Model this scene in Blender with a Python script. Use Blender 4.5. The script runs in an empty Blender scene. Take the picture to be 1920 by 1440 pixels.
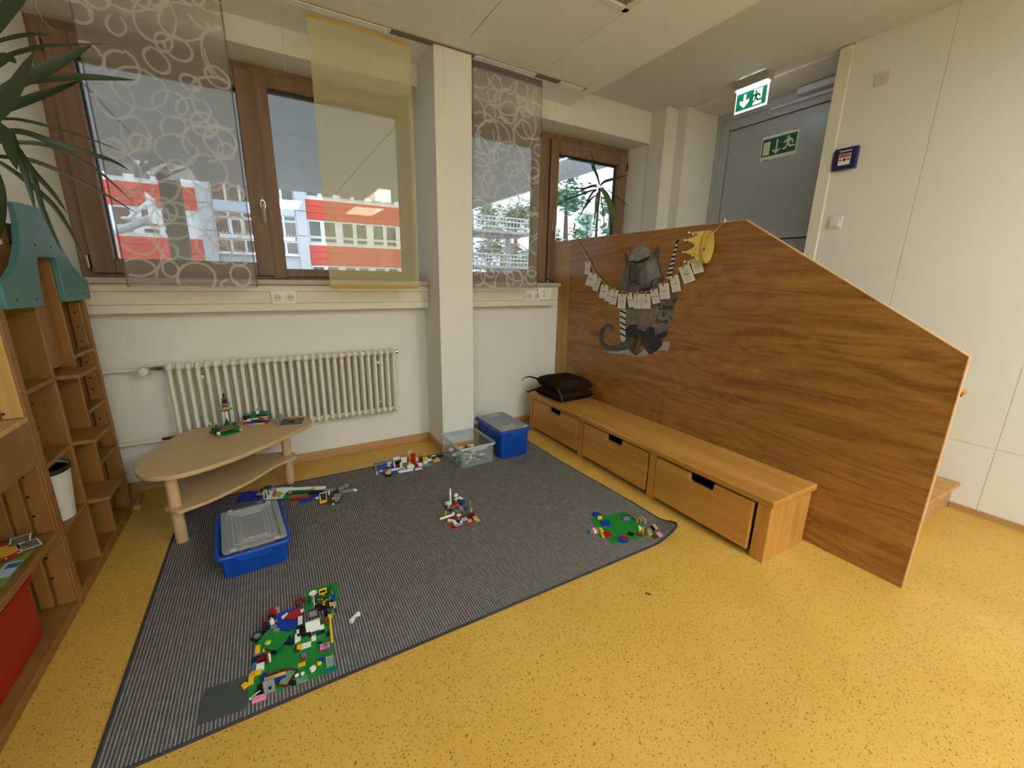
import bpy, bmesh, math, random
from mathutils import Vector, Matrix
random.seed(7)
S = bpy.context.scene
COL = S.collection
PI = math.pi
# ------------------------------------------------------------------ camera
CAM_H = 1.33
YAW, PITCH, ROLL, F = math.radians(30.2433), math.radians(-14.2633), math.radians(1.0215), 779.49
_d = Vector((math.sin(YAW)*math.cos(PITCH), math.cos(YAW)*math.cos(PITCH), math.sin(PITCH)))
_r0 = Vector((math.cos(YAW), -math.sin(YAW), 0)); _u0 = _r0.cross(_d)
_r = math.cos(ROLL)*_r0 + math.sin(ROLL)*_u0
_u = -math.sin(ROLL)*_r0 + math.cos(ROLL)*_u0
CP = Vector((0, 0, CAM_H))
cam = bpy.data.cameras.new('camera'); co = bpy.data.objects.new('camera', cam); COL.objects.link(co)
cam.sensor_fit = 'HORIZONTAL'; cam.sensor_width = 36; cam.lens = F*36/1920; cam.clip_start = 0.02; cam.clip_end = 300
M = Matrix(((_r.x, _u.x, -_d.x, 0), (_r.y, _u.y, -_d.y, 0), (_r.z, _u.z, -_d.z, CAM_H), (0, 0, 0, 1)))
co.matrix_world = M
S.camera = co
# ------------------------------------------------------------------ world, exposure
W = bpy.data.worlds.new('world'); S.world = W; W.use_nodes = True
bg = W.node_tree.nodes['Background']; bg.inputs[0].default_value = (0.86, 0.93, 1.0, 1); bg.inputs[1].default_value = 2.5
S.view_settings.view_transform = 'Standard'; S.view_settings.look = 'None'
S.view_settings.gamma = 1.0; S.view_settings.use_curve_mapping = False
S.view_settings.exposure = 0.0
if hasattr(S, 'cycles'): S.cycles.transparent_max_bounces = 16
LAMP = 21.5
LAMP_COL = (1.0, 1.16, 1.24)

# photo measurements -> room coordinates
def ray(px, py): return _d + _r*((px-960)/F) - _u*((py-720)/F)
def Z(px, py, z=0.0): v = ray(px, py); return CP + v*((z-CP.z)/v.z)
def XP(px, py, x): v = ray(px, py); return CP + v*((x-CP.x)/v.x)
def YP(px, py, y): v = ray(px, py); return CP + v*((y-CP.y)/v.y)

# ------------------------------------------------------------------ materials
def lin(c):
    if isinstance(c, str):
        c = [int(c[i:i+2], 16)/255 for i in (0, 2, 4)]
    return tuple(x/12.92 if x <= 0.04045 else ((x+0.055)/1.055)**2.4 for x in c)
MT = {}
def mat(name, col, rough=0.5, metal=0.0, spec=0.5, alpha=None, emit=None, es=0.0, trans=0.0, bump=0, bscale=200, vary=0.0, vscale=6.0):
    if name in MT: return MT[name]
    m = bpy.data.materials.new(name); m.use_nodes = True; nt = m.node_tree; b = nt.nodes['Principled BSDF']
    c = lin(col); b.inputs['Base Color'].default_value = (*c, 1); b.inputs['Roughness'].default_value = rough
    b.inputs['Metallic'].default_value = metal; b.inputs['Specular IOR Level'].default_value = spec
    if trans: b.inputs['Transmission Weight'].default_value = trans
    if emit is not None:
        b.inputs['Emission Color'].default_value = (*lin(emit), 1); b.inputs['Emission Strength'].default_value = es
    if alpha is not None: b.inputs['Alpha'].default_value = alpha
    tc = nt.nodes.new('ShaderNodeTexCoord')
    if vary:
        n = nt.nodes.new('ShaderNodeTexNoise'); n.inputs['Scale'].default_value = vscale; n.inputs['Detail'].default_value = 4
        nt.links.new(tc.outputs['Object'], n.inputs['Vector'])
        r = nt.nodes.new('ShaderNodeValToRGB')
        r.color_ramp.elements[0].position = .3; r.color_ramp.elements[1].position = .7
        r.color_ramp.elements[0].color = (*[x*(1-vary) for x in c], 1); r.color_ramp.elements[1].color = (*[min(1, x*(1+vary*.5)) for x in c], 1)
        nt.links.new(n.outputs[0], r.inputs[0]); nt.links.new(r.outputs[0], b.inputs['Base Color'])
    if bump:
        n = nt.nodes.new('ShaderNodeTexNoise'); n.inputs['Scale'].default_value = bscale; n.inputs['Detail'].default_value = 3
        nt.links.new(tc.outputs['Object'], n.inputs['Vector'])
        bp = nt.nodes.new('ShaderNodeBump'); bp.inputs['Strength'].default_value = bump; bp.inputs['Distance'].default_value = .002
        nt.links.new(n.outputs[0], bp.inputs['Height']); nt.links.new(bp.outputs[0], b.inputs['Normal'])
    MT[name] = m; return m

def N(nt, t, **kw):
    n = nt.nodes.new(t)
    for k, v in kw.items():
        if k in n.inputs.keys(): n.inputs[k].default_value = v
        else: setattr(n, k, v)
    return n
def ramp(nt, stops, interp='LINEAR'):
    r = nt.nodes.new('ShaderNodeValToRGB'); e = r.color_ramp.elements; r.color_ramp.interpolation = interp
    while len(e) < len(stops): e.new(0.5)
    for i, (p, c) in enumerate(stops):
        e[i].position = p; e[i].color = (*(lin(c) if isinstance(c, str) else c), 1)
    return r
def math_n(nt, op, a=None, b=None):
    n = nt.nodes.new('ShaderNodeMath'); n.operation = op
    for i, x in enumerate((a, b)):
        if x is None: continue
        if isinstance(x, (int, float)): n.inputs[i].default_value = x
        else: nt.links.new(x, n.inputs[i])
    return n.outputs[0]

def wood(name, dark, mid, light, scale=(3, 3, 0.4), rings=9.0, contrast=1.0, rough=.45, fine=90, coords='Object', rw=.42, sw=0.0):
    """contour lines of a stretched noise: flat-sawn / rotary-cut figure; grain runs along the axis with the small scale"""
    if name in MT: return MT[name]
    m = bpy.data.materials.new(name); m.use_nodes = True; nt = m.node_tree; L = nt.links; b = nt.nodes['Principled BSDF']
    tc = nt.nodes.new('ShaderNodeTexCoord'); mp = nt.nodes.new('ShaderNodeMapping'); mp.inputs['Scale'].default_value = scale
    L.new(tc.outputs[coords], mp.inputs[0])
    oi = nt.nodes.new('ShaderNodeObjectInfo')
    off = nt.nodes.new('ShaderNodeVectorMath'); off.operation = 'ADD'
    sc = nt.nodes.new('ShaderNodeVectorMath'); sc.operation = 'SCALE'; sc.inputs['Scale'].default_value = 13.0
    cx = nt.nodes.new('ShaderNodeCombineXYZ'); L.new(oi.outputs['Random'], cx.inputs[0]); L.new(oi.outputs['Random'], cx.inputs[1])
    L.new(cx.outputs[0], sc.inputs[0]); L.new(mp.outputs[0], off.inputs[0]); L.new(sc.outputs[0], off.inputs[1])
    n1 = N(nt, 'ShaderNodeTexNoise', Scale=1.0, Detail=2.0, Roughness=.45, Distortion=.6); L.new(off.outputs[0], n1.inputs['Vector'])
    s = math_n(nt, 'MULTIPLY', n1.outputs[0], rings*2*PI); s = math_n(nt, 'SINE', s); s = math_n(nt, 'MULTIPLY', s, .5*contrast); s = math_n(nt, 'ADD', s, .5)
    mp2 = nt.nodes.new('ShaderNodeMapping'); mp2.inputs['Scale'].default_value = tuple(x*fine/3 for x in scale); L.new(tc.outputs[coords], mp2.inputs[0])
    n2 = N(nt, 'ShaderNodeTexNoise', Scale=1.0, Detail=3.0); L.new(mp2.outputs[0], n2.inputs['Vector'])
    n3 = N(nt, 'ShaderNodeTexNoise', Scale=.7, Detail=2.0); L.new(off.outputs[0], n3.inputs['Vector'])
    f = math_n(nt, 'MULTIPLY', s, rw); f = math_n(nt, 'ADD', f, math_n(nt, 'MULTIPLY', n2.outputs[0], .38)); f = math_n(nt, 'ADD', f, math_n(nt, 'MULTIPLY', n3.outputs[0], .3))
    if sw:      # soft dark flames running with the grain
        mp3 = nt.nodes.new('ShaderNodeMapping'); mp3.inputs['Scale'].default_value = tuple(x*q for x, q in zip(scale, (3, 2.2, 6))); L.new(tc.outputs[coords], mp3.inputs[0])
        n4 = N(nt, 'ShaderNodeTexNoise', Scale=1.0, Detail=4.0, Roughness=.6, Distortion=1.6); L.new(mp3.outputs[0], n4.inputs['Vector'])
        f = math_n(nt, 'ADD', f, math_n(nt, 'MULTIPLY', math_n(nt, 'SUBTRACT', n4.outputs[0], .42), sw))
    r = ramp(nt, [(.25, dark), (.52, mid), (.8, light)]); L.new(f, r.inputs[0]); L.new(r.outputs[0], b.inputs['Base Color'])
    b.inputs['Roughness'].default_value = rough
    bp = nt.nodes.new('ShaderNodeBump'); bp.inputs['Strength'].default_value = .06; bp.inputs['Distance'].default_value = .001
    L.new(n2.outputs[0], bp.inputs['Height']); L.new(bp.outputs[0], b.inputs['Normal'])
    MT[name] = m; return m

def m_floor():
    m = bpy.data.materials.new('yellow_linoleum'); m.use_nodes = True; nt = m.node_tree; L = nt.links; b = nt.nodes['Principled BSDF']
    tc = nt.nodes.new('ShaderNodeTexCoord')
    nd = N(nt, 'ShaderNodeTexNoise', Scale=60.0, Detail=1.0); L.new(tc.outputs['Object'], nd.inputs['Vector'])
    mx = nt.nodes.new('ShaderNodeMix'); mx.data_type = 'VECTOR'; mx.inputs[0].default_value = .012
    L.new(tc.outputs['Object'], mx.inputs[4]); L.new(nd.outputs[1], mx.inputs[5])
    masks = []
    for sc, th, dens in ((95.0, .25, .55), (60.0, .17, .42), (170.0, .27, .5)):
        v = N(nt, 'ShaderNodeTexVoronoi', Scale=sc); L.new(mx.outputs[1], v.inputs['Vector'])
        sep = nt.nodes.new('ShaderNodeSeparateColor'); L.new(v.outputs['Color'], sep.inputs[0])
        a = math_n(nt, 'LESS_THAN', v.outputs['Distance'], th); c = math_n(nt, 'LESS_THAN', sep.outputs[0], dens)
        d = math_n(nt, 'MULTIPLY', a, c); d = math_n(nt, 'MULTIPLY', d, math_n(nt, 'ADD', math_n(nt, 'MULTIPLY', sep.outputs[1], .55), .3)); masks.append(d)
    k = math_n(nt, 'MAXIMUM', masks[0], masks[1]); k = math_n(nt, 'MAXIMUM', k, masks[2])
    n = N(nt, 'ShaderNodeTexNoise', Scale=2.2, Detail=4.0); L.new(tc.outputs['Object'], n.inputs['Vector'])
    r = ramp(nt, [(.3, 'cd9f45'), (.7, 'd9ad52')]); L.new(n.outputs[0], r.inputs[0])
    mc = nt.nodes.new('ShaderNodeMix'); mc.data_type = 'RGBA'; L.new(k, mc.inputs[0]); L.new(r.outputs[0], mc.inputs[6]); mc.inputs[7].default_value = (*lin('6a4410'), 1)
    L.new(mc.outputs[2], b.inputs['Base Color']); b.inputs['Roughness'].default_value = .42; b.inputs['Specular IOR Level'].default_value = .35
    return m
def m_rug():
    m = bpy.data.materials.new('woven_grey_rug'); m.use_nodes = True; nt = m.node_tree; L = nt.links; b = nt.nodes['Principled BSDF']
    tc = nt.nodes.new('ShaderNodeTexCoord'); sp = nt.nodes.new('ShaderNodeSeparateXYZ'); L.new(tc.outputs['Object'], sp.inputs[0])
    w = math_n(nt, 'SINE', math_n(nt, 'MULTIPLY', sp.outputs[0], 2*PI/.0107)); w = math_n(nt, 'ADD', math_n(nt, 'MULTIPLY', w, .5), .5)
    mp = nt.nodes.new('ShaderNodeMapping'); mp.inputs['Scale'].default_value = (95, 18, 1); L.new(tc.outputs['Object'], mp.inputs[0])
    n = N(nt, 'ShaderNodeTexNoise', Scale=1.0, Detail=3.0); L.new(mp.outputs[0], n.inputs['Vector'])
    mp2 = nt.nodes.new('ShaderNodeMapping'); mp2.inputs['Scale'].default_value = (14, 190, 1); L.new(tc.outputs['Object'], mp2.inputs[0])
    n2 = N(nt, 'ShaderNodeTexNoise', Scale=1.0, Detail=2.0); L.new(mp2.outputs[0], n2.inputs['Vector'])
    w2 = math_n(nt, 'POWER', w, 3.0)
    k = math_n(nt, 'ADD', math_n(nt, 'MULTIPLY', w2, .62), math_n(nt, 'MULTIPLY', math_n(nt, 'SUBTRACT', n.outputs[0], .5), .5))
    k = math_n(nt, 'ADD', k, math_n(nt, 'MULTIPLY', math_n(nt, 'SUBTRACT', n2.outputs[0], .5), .35))
    r = ramp(nt, [(.0, '555355'), (.45, '87837f'), (.85, 'c8c2b8')]); L.new(k, r.inputs[0]); L.new(r.outputs[0], b.inputs['Base Color'])
    b.inputs['Roughness'].default_value = .9; b.inputs['Specular IOR Level'].default_value = .1
    bp = nt.nodes.new('ShaderNodeBump'); bp.inputs['Strength'].default_value = .5; bp.inputs['Distance'].default_value = .002
    L.new(w, bp.inputs['Height']); L.new(bp.outputs[0], b.inputs['Normal'])
    return m
def m_mix(name, col, opacity, tint=(1, 1, 1), translucent=.4, weave=0):
    """sheer cloth: part see-through, part scattering"""
    m = bpy.data.materials.new(name); m.use_nodes = True; nt = m.node_tree; L = nt.links; nt.nodes.clear()
    out = nt.nodes.new('ShaderNodeOutputMaterial'); t = nt.nodes.new('ShaderNodeBsdfTransparent'); t.inputs[0].default_value = (*tint, 1)
    d = nt.nodes.new('ShaderNodeBsdfDiffuse'); d.inputs[0].default_value = (*lin(col), 1)
    tl = nt.nodes.new('ShaderNodeBsdfTranslucent'); tl.inputs[0].default_value = (*lin(col), 1)
    a = nt.nodes.new('ShaderNodeMixShader'); a.inputs[0].default_value = translucent; L.new(d.outputs[0], a.inputs[1]); L.new(tl.outputs[0], a.inputs[2])
    b = nt.nodes.new('ShaderNodeMixShader'); b.inputs[0].default_value = opacity; L.new(t.outputs[0], b.inputs[1]); L.new(a.outputs[0], b.inputs[2]); L.new(b.outputs[0], out.inputs[0])
    if weave:
        tc = nt.nodes.new('ShaderNodeTexCoord'); n = N(nt, 'ShaderNodeTexNoise', Scale=25.0, Detail=3.0); L.new(tc.outputs['Object'], n.inputs['Vector'])
        k = math_n(nt, 'ADD', math_n(nt, 'MULTIPLY', math_n(nt, 'SUBTRACT', n.outputs[0], .5), weave), opacity); L.new(k, b.inputs[0])
    return m
def m_glass(name, tint=(.93, .96, .96), gloss=1.0):
    m = bpy.data.materials.new(name); m.use_nodes = True; nt = m.node_tree; L = nt.links; nt.nodes.clear()
    out = nt.nodes.new('ShaderNodeOutputMaterial'); t = nt.nodes.new('ShaderNodeBsdfTransparent'); t.inputs[0].default_value = (*tint, 1)
    g = nt.nodes.new('ShaderNodeBsdfGlossy'); g.inputs['Roughness'].default_value = .02
    fr = nt.nodes.new('ShaderNodeFresnel'); fr.inputs['IOR'].default_value = 1.5
    ge = nt.nodes.new('ShaderNodeNewGeometry'); k = math_n(nt, 'MULTIPLY', math_n(nt, 'MULTIPLY', fr.outputs[0], 2.0*gloss), math_n(nt, 'SUBTRACT', 1.0, ge.outputs['Backfacing']))
    mx = nt.nodes.new('ShaderNodeMixShader'); L.new(k, mx.inputs[0]); L.new(t.outputs[0], mx.inputs[1]); L.new(g.outputs[0], mx.inputs[2]); L.new(mx.outputs[0], out.inputs[0])
    return m
def m_frost(name, col, opacity, rough=.35):
    m = bpy.data.materials.new(name); m.use_nodes = True; nt = m.node_tree; L = nt.links; nt.nodes.clear()
    out = nt.nodes.new('ShaderNodeOutputMaterial'); t = nt.nodes.new('ShaderNodeBsdfTransparent'); t.inputs[0].default_value = (.95, .96, .97, 1)
    p = nt.nodes.new('ShaderNodeBsdfPrincipled'); p.inputs['Base Color'].default_value = (*lin(col), 1); p.inputs['Roughness'].default_value = rough
    mx = nt.nodes.new('ShaderNodeMixShader'); mx.inputs[0].default_value = opacity; L.new(t.outputs[0], mx.inputs[1]); L.new(p.outputs[0], mx.inputs[2]); L.new(mx.outputs[0], out.inputs[0])
    return m

FLOOR = m_floor(); RUG = m_rug()
WALL = mat('white_wall_paint', 'eae7dd', .85, spec=.2, bump=.12, bscale=260, vary=.03, vscale=2)
WALLR = mat('white_board_wall', 'eae6da', .85, spec=.2, bump=.15, bscale=320, vary=.03, vscale=2)
CEIL = mat('ceiling_paint', 'f2f3f2', .9, spec=.1, vary=.02, vscale=3)
TILE = mat('ceiling_tile_white', 'eff0ee', .9, spec=.1, bump=.15, bscale=300)
WHITE = mat('white_plastic', 'e9e5d8', .4)
DUCT = mat('cable_duct_white', 'e2d9c6', .5)
SILL = mat('stone_sill', 'b5aa97', .5, vary=.06, vscale=40)
RADM = mat('radiator_enamel', 'eae4d2', .3)
FRAME = wood('brown_window_timber', '745741', '88674e', '98765b', scale=(20, 20, 1.2), rings=2, contrast=.5, rough=.5)
PLY = wood('reddish_plywood', '7b4f23', '9b6a34', 'ae7d43', scale=(1.5, .7, 3.0), rings=15, contrast=.8, rough=.33, fine=110, rw=.18, sw=1.0)
PLYL = wood('beech_plywood_strip', 'a1723c', 'b48549', 'c2945a', scale=(6, 6, .8), rings=3, contrast=.5, rough=.4)
EDGE = mat('beech_edge', 'd0a372', .5, vary=.08, vscale=60)
BENCH = wood('honey_beech', 'ad7633', 'c48a41', 'd29b50', scale=(9, .9, 9), rings=3, contrast=.55, rough=.33)
BENCHZ = wood('honey_beech_upright', 'ad7633', 'c48a41', 'd29b50', scale=(14, 14, .9), rings=3, contrast=.5, rough=.35)
SHELFW = wood('oiled_shelf_wood', '7c5126', '8f6230', '9b6c38', scale=(8, 8, .9), rings=3, contrast=.4, rough=.45)
PINE = wood('light_pine', 'b98b4c', 'c99c5c', 'd6ab6b', scale=(18, 18, .8), rings=4, contrast=.5, rough=.45)
TABLEW = wood('pale_beech_table', 'c6a274', 'd0ad80', 'd9b88d', scale=(1.2, 14, 14), rings=3, contrast=.35, rough=.4)
BASEB = wood('oak_baseboard', 'b08252', 'bb8d5c', 'c79a69', scale=(1.0, 1.0, 20), rings=3, contrast=.4, rough=.5)
DOORG = mat('grey_door_paint', 'aeb2b6', .3, vary=.02)
DOORF = mat('grey_door_frame', 'b4b8ba', .4)
METAL = mat('brushed_steel', 'b9b7b0', .28, metal=1.0)
CHROME = mat('chrome', 'c8c6c2', .12, metal=1.0)
BLACK = mat('black_plastic', '141312', .45)
GASKET = mat('dark_gasket', '16171b', .5)
BROWNF = mat('dark_brown_fabric', '2f211a', .95, spec=.05, bump=.4, bscale=500)
TEAL = mat('teal_paint', '4c7e80', .45, vary=.05)
BLUE = mat('blue_tub_plastic', '0b4bae', .35)
GLASS = m_glass('window_glass')
CLEAR = m_frost('clear_plastic', 'dbe0e0', .17, .15)
LID = m_frost('milky_lid_plastic', 'b9bdbb', .62, .35)
LIDRIB = m_frost('lid_rib', 'd6d8d5', .8, .35)
SHEER = m_mix('grey_sheer_cloth', 'b5afa4', .46, translucent=.4)
RINGS = m_mix('white_ring_print', 'faf8f2', .42, translucent=.35)
YSHEER = m_mix('yellow_sheer_cloth', 'f0e6be', .46, tint=(1.0, .95, .78), translucent=.4)
YHEM = m_mix('yellow_hem', 'd9b25a', .75, translucent=.3)
LEAF = mat('dark_leaf', '34422a', .42, vary=.2, vscale=9)
LEAF2 = mat('sunlit_leaf', '5d7a3c', .45, vary=.2, vscale=9)
STEM = mat('plant_stem', '6b5a44', .8, bump=.6, bscale=60, vary=.3, vscale=30)
PAPER = mat('white_paper', 'ece9e0', .8)
INK = mat('black_ink', '22201e', .8)
ROPE = mat('natural_rope', 'b79a78', .9, bump=.5, bscale=300)
PEG = mat('peg_wood', 'b08a4e', .7)
LED = mat('lamp_diffuser', 'ffffff', .6, emit='ffffff', es=0)
LED.node_tree.nodes['Principled BSDF'].inputs['Emission Color'].default_value = (*LAMP_COL, 1)
LED.node_tree.nodes['Principled BSDF'].inputs['Emission Strength'].default_value = LAMP

LEDW = mat('weak_lamp_diffuser', 'ffffff', .6, emit='ffffff', es=0)
LEDW.node_tree.nodes['Principled BSDF'].inputs['Emission Color'].default_value = (*LAMP_COL, 1)
LEDW.node_tree.nodes['Principled BSDF'].inputs['Emission Strength'].default_value = LAMP*.4

# ------------------------------------------------------------------ mesh helpers
class MB:
    def __init__(s): s.v = []; s.f = []
    def add(s, vs, fs):
        o = len(s.v); s.v += [Vector(p) for p in vs]; s.f += [[i+o for i in f] for f in fs]; return s
    def box(s, x0, x1, y0, y1, z0, z1):
        return s.add([(x0,y0,z0),(x1,y0,z0),(x1,y1,z0),(x0,y1,z0),(x0,y0,z1),(x1,y0,z1),(x1,y1,z1),(x0,y1,z1)],
                     [(3,2,1,0),(4,5,6,7),(0,1,5,4),(1,2,6,5),(2,3,7,6),(3,0,4,7)])
    def obox(s, c, size, m=None):
        m = m or Matrix.Identity(3); h = [x/2 for x in size]; c = Vector(c)
        vs = [c + m @ Vector((sx*h[0], sy*h[1], sz*h[2])) for sz in (-1,1) for sx, sy in ((-1,-1),(1,-1),(1,1),(-1,1))]
        return s.add(vs, [(3,2,1,0),(4,5,6,7),(0,1,5,4),(1,2,6,5),(2,3,7,6),(3,0,4,7)])
    def prism(s, pts, axis, a, b):
        n = len(pts)
        def P(p, t): return {'x': (t, p[0], p[1]), 'y': (p[0], t, p[1]), 'z': (p[0], p[1], t)}[axis]
        vs = [P(p, a) for p in pts] + [P(p, b) for p in pts]
        return s.add(vs, [list(range(n))[::-1], [i+n for i in range(n)]] + [(i, (i+1) % n, (i+1) % n+n, i+n) for i in range(n)])
    def poly(s, pts): return s.add(pts, [list(range(len(pts)))])
    def tube(s, pts, r, n=8, caps=True):
        pts = [Vector(p) for p in pts]; k = len(pts); rs = r if isinstance(r, (list, tuple)) else [r]*k
        vs = []; fs = []; ref = None
        for i, p in enumerate(pts):
            t = (pts[min(i+1, k-1)] - pts[max(i-1, 0)]).normalized()
            if ref is None: ref = Vector((0,0,1)) if abs(t.z) < .9 else Vector((1,0,0))
            a = (ref - t*ref.dot(t)).normalized(); b = t.cross(a); ref = a
            vs += [p + (a*math.cos(2*PI*j/n) + b*math.sin(2*PI*j/n))*rs[i] for j in range(n)]
        for i in range(k-1):
            fs += [(i*n+j, i*n+(j+1) % n, (i+1)*n+(j+1) % n, (i+1)*n+j) for j in range(n)]
        if caps: fs += [list(range(n))[::-1], [(k-1)*n+j for j in range(n)]]
        return s.add(vs, fs)
    def cyl(s, p0, p1, r, n=12, r1=None): return s.tube([p0, p1], [r, r if r1 is None else r1], n)
    def lathe(s, prof, c, n=20, sx=1, sy=1):
        vs = [(c[0]+r*sx*math.cos(2*PI*j/n), c[1]+r*sy*math.sin(2*PI*j/n), c[2]+z) for r, z in prof for j in range(n)]
        fs = [(i*n+j, i*n+(j+1) % n, (i+1)*n+(j+1) % n, (i+1)*n+j) for i in range(len(prof)-1) for j in range(n)]
        return s.add(vs, fs + [list(range(n))[::-1], [(len(prof)-1)*n+j for j in range(n)]])
    def sphere(s, c, r, n=12, k=8):
        r = r if isinstance(r, (list, tuple)) else (r, r, r)
        pr = [(math.sin(PI*i/k), -math.cos(PI*i/k)) for i in range(k+1)]
        vs = [(c[0]+a*r[0]*math.cos(2*PI*j/n), c[1]+a*r[1]*math.sin(2*PI*j/n), c[2]+b*r[2]) for a, b in pr[1:-1] for j in range(n)]
        fs = [(i*n+j, i*n+(j+1) % n, (i+1)*n+(j+1) % n, (i+1)*n+j) for i in range(k-2) for j in range(n)]
        return s.add(vs, fs + [list(range(n))[::-1], [(k-2)*n+j for j in range(n)]])
    def strip(s, pts, ws, nrm, th=.0008):
        """flat curved band of changing width with thickness, lying across nrm"""
        pts = [Vector(p) for p in pts]; k = len(pts); vs = []; fs = []
        for i, p in enumerate(pts):
            t = (pts[min(i+1, k-1)] - pts[max(i-1, 0)]).normalized(); n_ = Vector(nrm); b = t.cross(n_).normalized(); nn = b.cross(t).normalized()
            w = max(ws[i], .0006)/2
            vs += [p - b*w, p + nn*(-w*.25), p + b*w, p + b*w - nn*th, p + nn*(-w*.25-th), p - b*w - nn*th]
        for i in range(k-1):
            o = i*6; fs += [(o+j, o+(j+1) % 6, o+6+(j+1) % 6, o+6+j) for j in range(6)]
        fs += [list(range(6))[::-1], [(k-1)*6+j for j in range(6)]]
        return s.add(vs, fs)
    def mesh(s, name, org=Vector((0,0,0))):
        me = bpy.data.meshes.new(name); me.from_pydata([p-org for p in s.v], [], s.f)
        bm = bmesh.new(); bm.from_mesh(me); bmesh.ops.recalc_face_normals(bm, faces=bm.faces); bm.to_mesh(me); bm.free()
        return me
    def build(s, name, m, parent=None, smooth=0, bevel=0, seg=2, loc=None):
        org = worg(parent) if parent else (Vector(loc) if loc is not None else base_of(s.v))
        me = s.mesh(name, org); me.materials.append(m)
        o = bpy.data.objects.new(name, me); COL.objects.link(o)
        if parent: o.parent = parent
        else: o.location = org
        fin(o, smooth, bevel, seg); return o
def base_of(vs):
    xs = [p.x for p in vs]; ys = [p.y for p in vs]
    return Vector(((min(xs)+max(xs))/2, (min(ys)+max(ys))/2, min(p.z for p in vs)))
def fin(o, smooth, bevel, seg=2):
    if smooth:
        for p in o.data.polygons: p.use_smooth = True
        o.data.set_sharp_from_angle(angle=math.radians(smooth))
    if bevel:
        b = o.modifiers.new('bevel', 'BEVEL'); b.width = bevel; b.segments = seg; b.limit_method = 'ANGLE'; b.angle_limit = math.radians(40)
def worg(o):
    v = Vector((0, 0, 0))
    while o is not None: v += o.location; o = o.parent
    return v
def tag(o, label, cat=None, group=None, kind=None):
    o['label'] = label
    if cat: o['category'] = cat
    if group: o['group'] = group
    if kind: o['kind'] = kind
    return o
def thing(name, label, cat, loc=(0, 0, 0), group=None, kind=None):
    o = bpy.data.objects.new(name, None); COL.objects.link(o); o.location = loc; o.empty_display_size = .05
    return tag(o, label, cat, group, kind)
def inst(name, me, loc, parent=None, rot=(0, 0, 0), smooth=0):
    o = bpy.data.objects.new(name, me); COL.objects.link(o); o.location = Vector(loc) - (worg(parent) if parent else Vector((0,0,0)))
    o.rotation_euler = rot
    if parent: o.parent = parent
    return o
def B(x0, x1, y0, y1, z0, z1): return MB().box(x0, x1, y0, y1, z0, z1)
def txt(body, size, origin, u, v, m, parent, name='lettering', align='CENTER', bold=0, off=0):
    cu = bpy.data.curves.new('t', 'FONT'); cu.body = body; cu.size = size; cu.align_x = align; cu.align_y = 'CENTER'; cu.offset = bold; cu.resolution_u = 3
    t = bpy.data.objects.new('t', cu); me = bpy.data.meshes.new_from_object(t)
    bpy.data.objects.remove(t); bpy.data.curves.remove(cu)
    u = Vector(u).normalized(); v = Vector(v).normalized(); w = u.cross(v); org = worg(parent)
    for p in me.vertices: p.co = Vector(origin) + u*p.co.x + v*p.co.y + w*p.co.z - org
    me.materials.clear(); me.materials.append(m); me.name = name
    o = bpy.data.objects.new(name, me); COL.objects.link(o); o.parent = parent; return o
ORD = ['first', 'second', 'third', 'fourth', 'fifth', 'sixth', 'seventh', 'eighth', 'ninth', 'tenth', 'eleventh', 'twelfth', 'thirteenth', 'fourteenth', 'fifteenth', 'sixteenth']

# ------------------------------------------------------------------ room shell
XL, XR, YB, YW, ZC, ZH, XE, XPART = -1.35, 3.54, -4.2, 3.20, 2.739, 2.872, 2.37, 2.345
o = B(XL, 4.1, YB, YW, -.06, 0).build('floor', FLOOR); tag(o, 'yellow speckled linoleum floor of the play room', 'floor', kind='structure')
for (a, b) in (((1005, 1270), (1110, 1440)), ):
    p, q = Z(*a), Z(*b); dirv = (q-p).normalized(); p = p - dirv*.15; q = q + dirv*1.5
    MB().tube([p+Vector((0,0,-.0006)), q+Vector((0,0,-.0006))], .0013, 6).build('floor_seam', mat('weld_seam', 'dfb357', .5), o)
# back wall (window wall)
wb = MB()
wb.box(XL-.2, 3.8, YW, 3.62, -.06, 1.265)
wb.box(XL-.2, 3.8, YW, 3.62, 2.605, 3.1)
wb.prism([(XL-.2, YW), (-1.01, YW), (-.925, 3.44), (-.925, 3.62), (XL-.2, 3.62)], 'z', 1.265, 2.605)
wb.prism([(3.36, YW), (3.9, YW), (3.9, 3.62), (3.325, 3.62), (3.325, 3.44)], 'z', 1.265, 2.605)
wback = wb.build('wall_back', WALL, loc=(0, YW, 0)); tag(wback, 'white window wall behind the radiator', 'wall', kind='structure')
o = B(1.065, 1.326, 2.872, YW+.42, -.06, ZC+.05).build('wall_pier', WALL, bevel=.003); tag(o, 'white square pier standing out between the two windows', 'pier', kind='structure')
o = B(XL-.12, XL, YB, YW, -.06, ZC+.1).build('wall_left', WALL); tag(o, 'white wall behind the tall wooden shelf', 'wall', kind='structure')
o = B(XL-.12, 4.1, YB-.12, YB, -.06, ZH+.1).build('wall_front', WALL); tag(o, 'white wall on the far side of the room behind the viewer', 'wall', kind='structure')
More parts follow.
